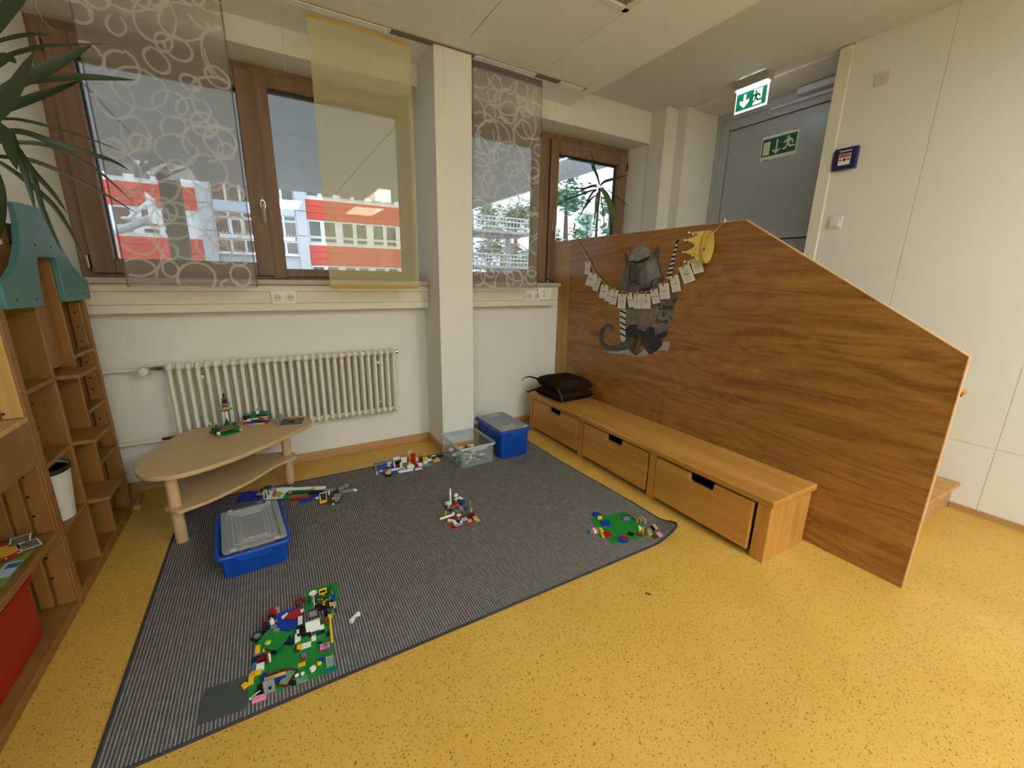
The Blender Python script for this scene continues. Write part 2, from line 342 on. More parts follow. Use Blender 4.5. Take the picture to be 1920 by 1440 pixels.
# right wall: core, boards with recessed joints, door recess
wr = MB()
wr.box(3.5425, 3.8, YB, 1.66, -.06, ZH+.1)
wr.box(3.50, 4.1, 2.915, 3.022, -.06, ZH+.1)
wr.box(3.345, 4.1, 3.022, YW, -.06, ZH+.1)
wr.box(4.05, 4.15, 1.6, 2.92, -.06, ZH+.1)
wr.box(3.575, 4.1, 1.60, 1.70, -.06, ZH+.1)
wr.box(3.575, 4.1, 1.70, 2.915, 2.862, ZH+.1)
wright = wr.build('wall_right', WALLR, loc=(3.6, 0, 0)); tag(wright, 'off-white board wall beside the grey door', 'wall', kind='structure')
g = .0019
ys = [1.655, 1.165, .53, -.72, -1.97, -3.22, YB]
for i in range(1, len(ys)):
    B(XR, 3.5423, ys[i]+g, ys[i-1]-g, .421+g, ZH).build('wall_board', WALLR, wright, bevel=.0015)
for a, b in ((.53, 1.655), (-.72, .53), (-1.97, -.72), (-3.22, -1.97), (YB, -3.22)):
    B(XR, 3.5423, a+g, b-g, .0, .421-g).build('wall_board', WALLR, wright, bevel=.0015)
o = B(3.52, 3.60, 1.66, 1.735, 0, ZH-.01).build('trim_1', mat('white_trim', 'ebe4d2', .5), bevel=.002); tag(o, 'white upright door casing board beside the blue alarm box', 'trim', kind='structure')
c0 = B(3.528, XR, YB, .64, 0, .036).build('baseboard_right', BASEB); tag(c0, 'low oak baseboard along the board wall', 'baseboard', kind='structure')
# ceiling
cl = MB()
cl.box(XL-.1, XE-.02, YB, YW, ZC+.012, ZC+.1)
cl.box(XL-.1, XE-.02, 2.69, YW, ZC, ZC+.012); cl.box(1.8525, XE-.02, YB, 2.69, ZC, ZC+.012)
cl.box(XE-.02, XE, YB, YW, ZC, ZH+.05)
ceil = cl.build('ceiling', CEIL, loc=(0, 0, ZC)); tag(ceil, 'cream panelled ceiling with a raised strip over the steps', 'ceiling', kind='structure')
o = B(XE+.0002, 4.1, YB, YW, ZH, ZH+.08).build('ceiling_raised', mat('ceiling_grey_white', 'dfe0dc', .9, spec=.1)); tag(o, 'raised greyish ceiling strip over the steps and grey door', 'ceiling', kind='structure')  # slightly greyer tone than the lower ceiling
LAMPS = [(-1.0, -1.1), (2.05, -1.1)]
TX, TY = .622, .66
tile_me = MB().box(-TX/2+.003, TX/2-.003, -TY/2+.003, TY/2-.003, 0, .014).mesh('tile'); tile_me.materials.append(TILE)
VENT = (1.855-TX/2, 2.69-1.5*TY)
for i in range(6):
    for j in range(11):
        x = 1.855-TX*(i+.5); y = 2.69-TY*(j+.5)
        if x-TX/2 < XL-.3: continue
        if abs(x-VENT[0]) < .1 and abs(y-VENT[1]) < .1: continue
        t = inst('ceiling_tile', tile_me, (x, y, ZC), ceil)
o = B(1.848, 1.866, 2.03, 2.69, ZC-.004, ZC-.0005).build('trim_2', mat('white_profile', 'f4f1e8', .4)); tag(o, 'bright white strip edging the ceiling tiles', 'trim', kind='structure')
# unlit ceiling fixture in view
v = thing('ceiling_fixture', 'square grey recessed ceiling fixture with white frame near the curtain rail', 'ceiling light', (VENT[0], VENT[1], ZC))
x0, x1, y0, y1 = VENT[0]-TX/2+.004, VENT[0]+TX/2-.003, VENT[1]-TY/2+.004, VENT[1]+TY/2-.004
m = MB()
for a in ((x0, x0+.035, y0, y1), (x1-.035, x1, y0, y1), (x0, x1, y0, y0+.035), (x0, x1, y1-.035, y1)): m.box(*a, ZC-.006, ZC+.012)
m.build('fixture_frame', WHITE, v, bevel=.002)
m = MB(); m.box(x0+.03, x1-.03, y0+.03, y1-.03, ZC+.006, ZC+.011); m.build('louvre', mat('grey_louvre', '8d8a80', .5), v)
# room lamps: first two reflect in the left window, far row added unseen
for i, (x, y) in enumerate(LAMPS + [(2.05, -3.2), (0.5, -3.2)]):
    t = thing('ceiling_lamp', ['lit ceiling lamp nearest the shelf side of the room', 'lit ceiling lamp nearest the partition side of the room', 'added ceiling lamp in the unseen far row by the partition side', 'added ceiling lamp in the unseen far row in the middle'][i], 'ceiling light', (x, y, ZC), 'lit ceiling lamps behind the viewer')
    B(x-.30, x+.30, y-.62, y+.62, ZC-.04, ZC-.001).build('lamp_housing', WHITE, t)
    B(x-.28, x+.28, y-.60, y+.60, ZC-.046, ZC-.0401).build('diffuser', LED if i else LEDW, t)
# baseboards
o = MB().box(XL, 1.065, 3.185, YW, 0, .062).build('baseboard_back', BASEB, bevel=.002); tag(o, 'oak baseboard under the radiator', 'baseboard', kind='structure')
m = MB(); m.box(1.05, 1.065, 2.86, 3.185, 0, .062); m.box(1.05, 1.341, 2.857, 2.872, 0, .062); o = m.build('baseboard_pier', BASEB, bevel=.002); tag(o, 'oak baseboard around the pier', 'baseboard', kind='structure')
o = B(1.326, XPART, 3.185, YW, 0, .062).build('baseboard_recess', BASEB, bevel=.002); tag(o, 'short oak baseboard between pier and wooden partition', 'baseboard', kind='structure')

# ------------------------------------------------------------------ windows
def ring(m, x0, x1, z0, z1, w, y0, y1, wb=None, wt=None):
    wb = w if wb is None else wb; wt = w if wt is None else wt
    m.box(x0, x0+w, y0, y1, z0, z1); m.box(x1-w, x1, y0, y1, z0, z1); m.box(x0+w, x1-w, y0, y1, z0, z0+wb); m.box(x0+w, x1-w, y0, y1, z1-wt, z1); return m
def hdl(parent, x, y, z, m=METAL):
    h = MB().lathe([(.0, 0), (.014, 0), (.016, .004), (.016, .006), (0, .007)], (0, 0, 0), 16, 1, 2.3)
    pts = [Vector((p.x, -p.z, p.y)) for p in h.v]; h.v = [Vector((x, y, z))+p for p in pts]
    hh = h.build('window_handle', m, parent, 40)
    MB().tube([(x, y-.004, z+.012), (x, y-.045, z+.012), (x, y-.052, z+.006), (x, y-.052, z-.06), (x, y-.05, z-.115)], [.008, .008, .010, .010, .008], 8).build('grip', m, hh, 40)
w1 = thing('window_1', 'wide brown timber window behind the yellow curtain', 'window', (.07, 3.47, 1.297), kind='structure')
ring(MB(), -.925, 1.067, 1.295, 2.605, .075, 3.45, 3.53, .05, .055).build('window_frame', FRAME, w1, bevel=.004)
s = ring(MB(), -.868, .075, 1.318, 2.56, .105, 3.42, 3.49, .085).build('sash', FRAME, w1, bevel=.006)
B(-.77, -.02, 3.462, 3.468, 1.398, 2.46).build('pane', GLASS, s)
ring(MB(), -.768, -.022, 1.40, 2.46, .012, 3.47, 3.50, .006, .02).build('gasket', GASKET, s)
s = ring(MB(), .085, 1.04, 1.312, 2.565, .055, 3.432, 3.49, .055, .075).build('sash', FRAME, w1, bevel=.005)
B(.135, .99, 3.462, 3.468, 1.36, 2.495).build('pane', GLASS, s)
ring(MB(), .137, .988, 1.362, 2.493, .010, 3.47, 3.50, .006, .022).build('gasket', GASKET, s)
B(.055, .145, 3.425, 3.5, 1.30, 2.58).build('mullion', FRAME, w1, bevel=.004)
hdl(w1, .045, 3.42, 1.775)
B(-.885, -.872, 3.405, 3.44, 1.345, 1.42).build('hinge', METAL, w1, bevel=.003); B(-.885, -.872, 3.405, 3.44, 2.44, 2.50).build('hinge', METAL, w1, bevel=.003)
w2 = thing('window_2', 'brown timber window beside the wooden partition with plant behind it', 'window', (2.33, 3.47, 1.297), kind='structure')
ring(MB(), 1.328, 3.325, 1.295, 2.605, .075, 3.45, 3.53, .05, .05).build('window_frame', FRAME, w2, bevel=.004)
s = ring(MB(), 2.362, 3.285, 1.312, 2.545, .088, 3.415, 3.49, .085, .10).build('sash', FRAME, w2, bevel=.006)
B(2.44, 3.20, 3.462, 3.468, 1.395, 2.45).build('pane', GLASS, s)
ring(MB(), 2.448, 3.195, 1.397, 2.447, .008, 3.47, 3.50, .006, .018).build('gasket', GASKET, s)
s = ring(MB(), 1.38, 2.28, 1.312, 2.545, .075, 3.432, 3.49, .06, .07).build('sash', FRAME, w2, bevel=.005)
B(1.45, 2.21, 3.462, 3.468, 1.37, 2.48).build('pane', GLASS, s)
ring(MB(), 1.452, 2.208, 1.372, 2.478, .010, 3.47, 3.50, .006, .02).build('gasket', GASKET, s)
B(2.265, 2.35, 3.43, 3.5, 1.30, 2.58).build('mullion', FRAME, w2, bevel=.004)
hdl(w2, 2.405, 3.415, 1.80)
B(3.292, 3.305, 3.40, 3.44, 2.40, 2.47).build('hinge', METAL, w2, bevel=.003)
# sills, cable ducts
o = B(-1.02, 1.063, 3.062, 3.448, 1.266, 1.296).build('window_sill', SILL, bevel=.003); tag(o, 'grey stone sill under the wide left window', 'window sill', kind='structure')
m = MB(); m.box(1.328, 2.275, 3.07, 3.448, 1.266, 1.296); m.box(2.275, 3.335, 3.205, 3.448, 1.266, 1.296)
o = m.build('window_sill', SILL, bevel=.003); tag(o, 'grey stone sill under the window by the partition', 'window sill', kind='structure')
def duct(x0, x1, label):
    d = thing('cable_duct', label, 'cable duct', ((x0+x1)/2, YW, 1.10))
    m = MB(); m.box(x0, x1, 3.10, YW-.001, 1.222, 1.2645); m.box(x0, x1, 3.10, YW-.001, 1.10, 1.148); m.build('duct_body', DUCT, d, bevel=.004)
    B(x0, x1, 3.108, 3.16, 1.149, 1.221).build('duct_cover', DUCT, d, bevel=.002); return d
duct(XL+.002, 1.063, 'long white cable duct under the wide left window'); duct(1.328, 2.26, 'short white cable duct beside the wooden partition')
def socket(px0, px1, py, label):
    a, b = YP(px0, py, 3.09), YP(px1, py, 3.09); zc = 1.185; w = (b.x-a.x)/2
    t = thing('wall_socket', label, 'socket', (a.x+w, 3.107, zc-.04)); B(a.x, b.x, 3.094, 3.108, zc-.041, zc+.041).build('socket_frame', WHITE, t, bevel=.003)
    for i in range(2):
        cx = a.x + w*(i+.5)
        m = MB(); m.lathe([(.030, 0), (.030, .006), (.022, .006), (.021, .001), (0, .001)], (0, 0, 0), 20); m.v = [Vector((cx+p.x, 3.094-p.z, zc+p.y)) for p in m.v]; s = m.build('socket_insert', WHITE, t, 30)
        m = MB(); m.lathe([(0, 0), (.0205, 0), (.0205, .0005), (0, .0005)], (0, 0, 0), 20); m.v = [Vector((cx+p.x, 3.092-p.z, zc+p.y)) for p in m.v]; m.build('socket_cup', mat('socket_shade', 'cfc8b8', .5), s)
        for dx in (-.0095, .0095): MB().cyl((cx+dx, 3.0925, zc), (cx+dx, 3.091, zc), .003, 8).build('pin_hole', BLACK, s)
socket(508, 556, 558, 'double power socket on the duct above the radiator')
socket(985, 1013, 557, 'double power socket on the duct beside the paper marked 2')
t = thing('paper_note', 'small white paper marked 2 taped to the cable duct', 'paper', (2.15, 3.09, 1.155))
p0, p1 = YP(1009, 540, 3.09), YP(1034, 562, 3.09)
MB().box(p0.x, p1.x, 3.0915, 3.0923, p1.z, p0.z).build('sheet', PAPER, t)
txt('2', .075, ((p0.x+p1.x)/2-.01, 3.0912, (p0.z+p1.z)/2), (1, 0, .1), (-.1, 0, 1), mat('pencil', '55524e', .8), t, bold=-.0015)

# ------------------------------------------------------------------ radiator
rx0, rx1, n = -.575, .80, 30; pitch = (rx1-rx0)/n
rd = thing('radiator', 'white tubular column radiator under the wide window', 'radiator', ((rx0+rx1)/2, 3.14, .31))
m = MB()
for yy in (-.033, .033): m.cyl((0, yy, .335-.31), (0, yy, .775-.31), .0125, 10)
for zz in (.335-.31, .775-.31):
    m.lathe([(.004, -.026), (.017, -.021), (.0225, -.008), (.0235, 0), (.0225, .008), (.017, .021), (.004, .026)], (0, 0, zz), 14, .85, 2.4)
m.lathe([(.004, -.024), (.018, -.018), (.022, 0), (.018, .018), (.004, .024)], (0, 0, .335-.31), 14, 1.05, 1.0)
m.lathe([(.004, -.024), (.018, -.018), (.022, 0), (.018, .018), (.004, .024)], (0, 0, .775-.31), 14, 1.05, 1.0)
rme = m.mesh('radiator_section'); rme.materials.append(RADM)
for p in rme.polygons: p.use_smooth = True
rme.set_sharp_from_angle(angle=math.radians(50))
for i in range(n): inst('radiator_section', rme, (rx0+pitch*(i+.5), 3.14, .31), rd)
for zz in (.335, .775): MB().cyl((rx0, 3.14, zz), (rx1, 3.14, zz), .014, 12).build('header_pipe', RADM, rd, 40)
m = MB().cyl((rx1, 3.14, .775), (rx1+.018, 3.14, .775), .015, 12); m.build('end_plug', CHROME, rd, 40)
for zz, vv in ((.775, 1), (.335, 0)):
    MB().cyl((-1.3, 3.145, zz-.004 if vv else zz-.01), (rx0-.055, 3.145, zz-.004 if vv else zz-.01), .009, 10).build('supply_pipe', RADM, rd, 40)
    MB().tube([(rx0-.075, 3.142, zz), (rx0-.05, 3.142, zz), (rx0-.045, 3.142, zz), (rx0-.005, 3.142, zz)], [.011, .011, .015, .015], 10).build('valve_nut', CHROME, rd, 40)
m = MB().lathe([(.0, 0), (.017, 0), (.0175, .02), (.024, .03), (.0245, .065), (.021, .075), (0, .077)], (0, 0, 0), 20)
m.v = [Vector((rx0-.085+p.x, 3.135-p.z, .772+p.y)) for p in m.v]; th = m.build('thermostat_head', WHITE, rd, 40)
for k in range(14):
    a = 2*PI*k/14; MB().obox((rx0-.085+.0245*math.cos(a), 3.135-.045, .772+.0245*math.sin(a)), (.003, .026, .003)).build('grip_rib', mat('grip_shadow', '9b968a', .6), th)
for x in (-.40, .66):
    for zz in (.40, .71):
        MB().box(x-.012, x+.012, 3.10, YW-.0005, zz-.01, zz+.01).build('wall_bracket', RADM, rd); MB().cyl((x, 3.103, zz), (x, 3.088, zz), .008, 8).build('bracket_clip', CHROME, rd)

# ------------------------------------------------------------------ curtains and rail
r = thing('curtain_rail', 'long slim ceiling curtain rail with white carriers', 'curtain rail', (.7, 2.875, ZC-.02))
B(-1.3, 2.27, 2.845, 2.905, ZC-.006, ZC-.0005).build('rail_profile', mat('rail_beige', 'b9ae96', .5), r)
for yy in (2.855, 2.875, 2.895): B(-1.3, 2.27, yy-.0025, yy+.0025, ZC-.009, ZC-.006).build('rail_groove', mat('rail_groove_dark', '5a5142', .6), r)
for a, b in ((.14, .80), (1.345, 1.82), (2.03, 2.25)): B(a, b, 2.848, 2.902, ZC-.013, ZC-.0092).build('carrier', mat('carrier_white', 'fbfbf8', .25), r)
random.seed(11)
def curtain(x0, x1, y, z0, z1, label, cloth, rings, hemcol=None, lean=0):
    t = thing('sheer_curtain', label, 'curtain', ((x0+x1)/2, y, z0), 'sheer panel curtains')
    NX, NZ = 14, 24
    vs = []; fs = []
    def P(u, w): return Vector((x0+(x1-x0)*u + lean*(1-w), y + .006*math.sin(u*5+w*3) + .004*math.sin(w*7+u), z0+(z1-z0)*w))
    for j in range(NZ+1):
        for i in range(NX+1): vs.append(P(i/NX, j/NZ))
    for j in range(NZ):
        for i in range(NX): a = j*(NX+1)+i; fs.append((a, a+1, a+NX+2, a+NX+1))
    c = MB().add(vs, fs).build('cloth', cloth, t, 80)
    def band(u0, u1, w0, w1, nm, mm, k=12, dy=.0015):
        m = MB(); vv = []; ff = []
        for j in range(k+1):
            if abs(u1-u0) < abs(w1-w0): a, b = P(u0, w0+(w1-w0)*j/k), P(u1, w0+(w1-w0)*j/k)
            else: a, b = P(u0+(u1-u0)*j/k, w0), P(u0+(u1-u0)*j/k, w1)
            vv += [a+Vector((0, -dy, 0)), b+Vector((0, -dy, 0))]
        ff = [(2*j, 2*j+1, 2*j+3, 2*j+2) for j in range(k)]
        m.add(vv, ff).build(nm, mm, t, 80)
    if rings:
        H = m_mix('grey_hem', '7c7367', .75)
        band(0, .012, 0, 1, 'side_hem', H); band(.988, 1, 0, 1, 'side_hem', H); band(0, 1, .972, 1, 'top_hem', H)
        w, h = x1-x0, z1-z0; m = MB()
        for k in range(int(60*h/1.45)):
            nn = int(60*h/1.45); cols_ = 5; cx = ((k % cols_)+random.uniform(.05, .95))/cols_; cz = ((k//cols_)+random.uniform(.05, .95))/(nn/cols_); R = random.choice((.04, .055, .07, .085, .10, .125)); e = random.uniform(.72, 1.05); ph = random.uniform(0, 6.3); tw = random.uniform(0, PI)
            seg = 30; span = random.choice((2*PI, 2*PI, 2*PI*1.15, 2*PI*.85)); prev = None; vv = []
            for q in range(seg+1):
                a = ph+span*q/seg; rr = R*(1+.16*(q/seg-.5)); ex, ez = rr*math.cos(a), rr*e*math.sin(a)
                for dr in (-.0066, .0066):
                    f = (rr+dr)/rr; X = (ex*math.cos(tw)-ez*math.sin(tw))*f; Zz = (ex*math.sin(tw)+ez*math.cos(tw))*f
                    uu, ww = cx+X/w, cz+Zz/h; ok = 0 <= uu <= 1 and 0 <= ww <= .97
                    p = P(min(max(uu, 0), 1), min(max(ww, 0), .97)); vv.append((p+Vector((0, -.0022, 0)), ok))
            for q in range(seg):
                qd = [vv[2*q], vv[2*q+1], vv[2*q+3], vv[2*q+2]]
                if all(z[1] for z in qd): m.add([z[0] for z in qd], [(0, 1, 2, 3)])
        o = m.build('ring_print', RINGS, t, 80)
        o['kind'] = 'stuff'
    else:
        band(0, 1, .985, 1, 'top_hem', YHEM); band(0, 1, 0, .012, 'bottom_hem', YHEM); band(.988, 1, 0, 1, 'side_hem', YSHEER)
    # weight bar in the bottom hem
    B(x0+.01+lean, x1-.01+lean, y-.002, y+.004, z0-.004, z0+.002).build('weight_bar', CLEAR if rings else YHEM, t)
    return t
curtain(-.613, -.037, 2.88, 1.252, 2.705, 'grey sheer curtain with white rings beside the leafy plant', SHEER, True)
curtain(.352, .922, 2.88, 1.252, 2.705, 'plain yellow sheer curtain in front of the wide window', YSHEER, False)
curtain(1.332, 1.895, 2.88, 1.255, 2.715, 'grey sheer curtain with white rings beside the pier', SHEER, True)
# threads hanging from the ceiling
def thread(pts, label, y):
    P = [YP(a, b, y + .004*i) for i, (a, b) in enumerate(pts)]; P[0] = Vector((P[0].x, P[0].y, ZC-.001)) if y < 3.15 else P[0]
    o = MB().tube(P, .0011, 5).build('hanging_thread', mat('pale_thread', 'c9bfa8', .8), None, 60); tag(o, label, 'thread', 'threads left hanging from the ceiling')
thread([(829, 88), (833, 130), (833, 180), (828, 205), (823, 223)], 'thin thread dangling in front of the white pier', 2.80)
thread([(531, 60), (531, 105), (535, 125), (534, 138)], 'thin thread dangling above the window handle', 3.0)
thread([(1082, 215), (1081, 260), (1080, 295)], 'thin thread dangling over the partition window', 3.19)
thread([(63, -14), (69, 12), (80, 38), (102, 57)], 'thin thread dangling over the leafy plant', 2.95)
thread([(1041, 218), (1042, 240), (1038, 248)], 'short thread dangling beside the ringed curtain at the pier', 3.1)
o = MB().lathe([(0, 0), (.042, 0), (.042, .002), (0, .002)], (0, 0, 0), 24); pc = YP(996, 513, 2.93); o.v = [Vector((pc.x+p.x, 2.93-p.z, pc.z+p.y)) for p in o.v]
o = o.build('round_disc', mat('grey_disc', '8d857b', .6, vary=.3, vscale=60)); tag(o, 'grey round disc hanging behind the curtain beside the pier', 'disc')
MB().tube([pc+Vector((0, 0, .04)), Vector((pc.x, 2.90, 1.5)), Vector((pc.x, 2.892, ZC-.02))], .0008, 5).build('disc_thread', ROPE, o)

# ------------------------------------------------------------------ door, signs, alarm
XD = 3.94
d = thing('door_1', 'grey steel door in the recess behind the partition', 'door', (XD, 2.3, .52), kind='structure')
m = MB(); m.box(XD, XD+.08, 2.868, 2.914, .52, 2.861); m.box(XD, XD+.08, 1.70, 2.868, 2.795, 2.861); m.build('outer_frame', DOORF, d, bevel=.003)
m = MB(); m.box(XD+.006, XD+.08, 2.785, 2.867, .52, 2.794); m.box(XD+.006, XD+.08, 1.70, 2.785, 2.712, 2.794); m.build('door_frame', DOORF, d, bevel=.003)
sl = B(XD+.016, XD+.075, 1.70, 2.779, .53, 2.705).build('door_leaf', DOORG, d, bevel=.002)
B(XD+.010, XD+.016, 1.72, 2.70, 1.712, 1.797).build('cross_rail', DOORF, sl, bevel=.002); B(XD+.013, XD+.0165, 1.72, 2.74, 1.700, 1.711).build('shadow_joint', GASKET, sl)
m = MB(); m.box(XD+.03, XD+.04, 2.779, 2.785, .53, 2.71); m.box(XD+.03, XD+.04, 1.70, 2.785, 2.705, 2.712); m.build('door_seal', GASKET, d)
B(XD-.06, XD-.001, 1.72, 2.182, 2.803, 2.852).build('door_closer', mat('closer_silver', 'd2d4d4', .35), d, bevel=.004); B(XD-.03, XD+.005, 1.76, 2.398, 2.762, 2.783).build('closer_rail', mat('closer_silver', 'd2d4d4', .35), d, bevel=.003)
MB().box(XD-.045, XD-.03, 1.78, 1.90, 2.775, 2.803).build('closer_arm', BLACK, d)
def uv(x, y0, z0, w, h):   # sign plane facing -X: u runs left to right in the photo (towards -Y)
    return lambda a, b, k=0: Vector((x-.0006*k, y0-a*w, z0+b*h))
def flat(P, pts, k, name, m, parent): return MB().poly([P(a, b, k) for a, b in pts]).build(name, m, parent)
def circ(cx, cy, rx, ry, n=16): return [(cx+rx*math.cos(2*PI*i/n), cy+ry*math.sin(2*PI*i/n)) for i in range(n)]
def man(P, ox, oy, s, asp, k, m, parent):
    def T(pts): return [(ox+a*s*asp, oy+b*s) for a, b in pts]
    flat(P, T(circ(.42, .88, .09, .09)), k, 'head_mark', m, parent)
    flat(P, T([(.34,.76),(.56,.80),(.78,.66),(.86,.46),(.78,.43),(.70,.58),(.60,.64),(.52,.48),(.66,.34),(.98,.34),(.98,.24),(.60,.22),(.42,.40),(.34,.18),(.10,.16),(.02,.26),(.26,.27),(.36,.56),(.30,.62),(.14,.52),(.08,.58),(.22,.70)]), k, 'runner_mark', m, parent)
t = thing('paper_sign', 'green paper escape sign with running figure taped to the grey door', 'sign', (XD+.014, 2.3, 2.38))
MB().box(XD+.0145, XD+.0155, 2.15, 2.452, 2.382, 2.572).build('sheet', PAPER, t)
GR = mat('sign_green', '0f5b37', .5); CRM = mat('sign_cream', 'dfe0c0', .5)
P = uv(XD+.0142, 2.445, 2.408, .285, .142); flat(P, [(0,0),(1,0),(1,1),(0,1)], 0, 'green_field', GR, t)
flat(P, [(.04,.08),(.24,.08),(.24,.82),(.04,.82)], 1, 'door_mark', CRM, t)
flat(P, [(.42,.85),(.42,.22),(.36,.34),(.32,.28),(.445,.06),(.57,.28),(.53,.34),(.47,.22),(.47,.85)], 1, 'arrow_mark', CRM, t)
man(P, .60, .06, .9, .42, 1, CRM, t)
for yy, zz in ((2.18, 2.574), (2.40, 2.378)): MB().box(XD+.0135, XD+.0142, yy-.02, yy+.02, zz-.008, zz+.008).build('tape', CLEAR, t)
t = thing('exit_sign', 'lit green emergency exit sign hanging below the ceiling', 'exit sign', (3.42, 2.26, 2.63))
B(3.38, 3.46, 2.128, 2.41, 2.797, ZH-.008).build('sign_housing', mat('sign_housing_grey', 'a9a69c', .5), t, bevel=.004)
B(3.412, 3.428, 2.17, 2.37, ZH-.0078, ZH-.002).build('light_slot', mat('sign_top_glow', 'ffffff', .3, emit='e2f2ff', es=10.0), t); B(3.405, 3.435, 2.28, 2.30, ZH-.0079, ZH-.0005).build('mounting_plate', WHITE, t)
GL = mat('sign_white_glow', 'ffffff', .3, emit='eaf6ff', es=1.15); GS = mat('sign_slot_glow', 'ffffff', .3, emit='e2f2ff', es=14.0); GG = mat('sign_green_glow', '0a8a60', .3, emit='0c9a70', es=.45)
B(3.415, 3.425, 2.133, 2.388, 2.635, 2.788).build('sign_plate', GL, t)
B(3.405, 3.435, 2.14, 2.39, 2.789, 2.7968).build('light_slot', GS, t)
P = uv(3.4143, 2.380, 2.648, .238, .122); flat(P, [(0,0),(1,0),(1,1),(0,1)], 0, 'green_field', GG, t)
GW = mat('sign_mark_glow', 'ffffff', .3, emit='f4fffa', es=.9)
flat(P, [(.24,.88),(.24,.5),(.12,.58),(.12,.4),(.28,.1),(.44,.4),(.44,.58),(.33,.5),(.33,.88)], 1, 'arrow_mark', GW, t)
flat(P, [(.58,.08),(.86,.08),(.86,.94),(.58,.94)], 1, 'door_mark', GW, t)
man(P, .50, .08, .82, .46, 2, mat('sign_dark_green', '0b6a4a', .4, emit='0b6a4a', es=.25), t)
t = thing('fire_alarm', 'dark blue square alarm call point beside the white door casing', 'alarm', (XR, 1.577, 2.09))
ALB = mat('alarm_blue', '0e2250', .35)
B(XR-.035, XR-.0005, 1.509, 1.645, 2.091, 2.227).build('alarm_case', ALB, t, bevel=.005)
P = uv(XR-.0356, 1.645, 2.091, .136, .136)
txt('Hausalarm', .017, P(.5, .85, 0), (0, -1, 0), (0, 0, 1), PAPER, t, bold=.0004)
flat(P, [(.24,.2),(.76,.2),(.76,.72),(.24,.72)], 0, 'alarm_card', PAPER, t)
flat(P, [(.26,.54),(.74,.54),(.74,.70),(.26,.70)], 1, 'red_strip', mat('alarm_red', 'c4615a', .5), t)
flat(P, circ(.5, .44, .07, .07), 1, 'dot_mark', INK, t)
for s in (-1, 1): flat(P, [(.5+s*.11,.44),(.5+s*.17,.50),(.5+s*.17,.46),(.5+s*.25,.46),(.5+s*.25,.42),(.5+s*.17,.42),(.5+s*.17,.38)], 1, 'arrow_mark', INK, t)
t = thing('light_switch', 'white square light switch under the blue alarm', 'switch', (XR, 1.572, 1.71))
B(XR-.012, XR-.0005, 1.53, 1.614, 1.71, 1.793).build('switch_frame', WHITE, t, bevel=.004); MB().obox((XR-.013, 1.572, 1.7515), (.008, .056, .056), Matrix.Rotation(.05, 3, 'Y')).build('rocker', WHITE, t, bevel=.003)
t = thing('blank_cover', 'square painted-over blank plate high on the board wall', 'cover plate', (XR, 1.47, 2.56))
B(XR-.006, XR-.0005, 1.432, 1.506, 2.562, 2.638).build('plate', mat('cover_offwhite', 'd6cdb8', .7), t, bevel=.002); MB().cyl((XR-.006, 1.469, 2.6), (XR-.0075, 1.469, 2.6), .004, 10).build('screw', METAL, t)

# ------------------------------------------------------------------ partition, steps, bench
pt = thing('partition_wall', 'reddish plywood partition with sloping top behind the bench', 'partition', (XPART, 1.9, 0))
prof = [(.492, 0), (3.015, 0), (3.045, 1.661), (1.484, 1.664), (.492, 1.062)]
MB().prism(prof, 'x', XPART, XPART+.022).build('plywood_panel', PLY, pt)
m = MB(); m.prism([(3.0155, 0), (3.184, 0), (3.184, .063), (3.199, .063), (3.199, 1.298), (3.27, 1.298), (3.27, 1.662), (3.0455, 1.662)], 'x', XPART-.004, XPART+.024); m.build('end_board', PLYL, pt, bevel=.001)
m = MB()
def edge(a, b):
    (y0, z0), (y1, z1) = a, b; m.obox((XPART+.0115, (y0+y1)/2, (z0+z1)/2), (.025, math.hypot(y1-y0, z1-z0), .004), Matrix.Rotation(math.atan2(z1-z0, y1-y0), 3, 'X'))
edge((.49, 1.064), (1.484, 1.666)); edge((1.484, 1.666), (3.045, 1.663)); m.box(XPART-.001, XPART+.024, .488, .492, 0, 1.064); m.build('edge_banding', EDGE, pt)
q = XP(1803, 744, XPART+.045)
m = MB(); m.tube([(XPART+.05, q.y-.005, q.z+.01), (XPART+.05, q.y+.5, q.z+.31)], .016, 10); hr = m.build('handrail', PLYL, pt, 40)
for k in (.12, .4): MB().cyl((XPART+.022, q.y+k, q.z+.6*k), (XPART+.05, q.y+k, q.z+.6*k), .009, 8).build('handrail_bracket', PLYL, hr)
st = thing('wooden_steps', 'wooden steps and landing rising behind the partition to the grey door', 'steps', (2.95, .64, 0))
SX0, SX1 = XPART+.026, XR-.002
for i in range(3):
    y0 = .645+.28*i; z1 = .172*(i+1); a = SX1 if y0 < 1.64 else 3.515
    B(SX0, SX1, y0, y0+.02, .172*i, z1-.03).build('riser', BASEB, st)
    B(SX0, SX1, y0-.025, min(y0+.28, 1.655) if i < 2 else 1.655, z1-.029, z1).build('tread', BENCH, st, bevel=.005)
B(SX0, 3.34, 1.656, 3.198, .47, .516).build('landing', BENCH, st); B(3.34, XD-.002, 1.74, 2.91, .47, .516).build('landing', BENCH, st)
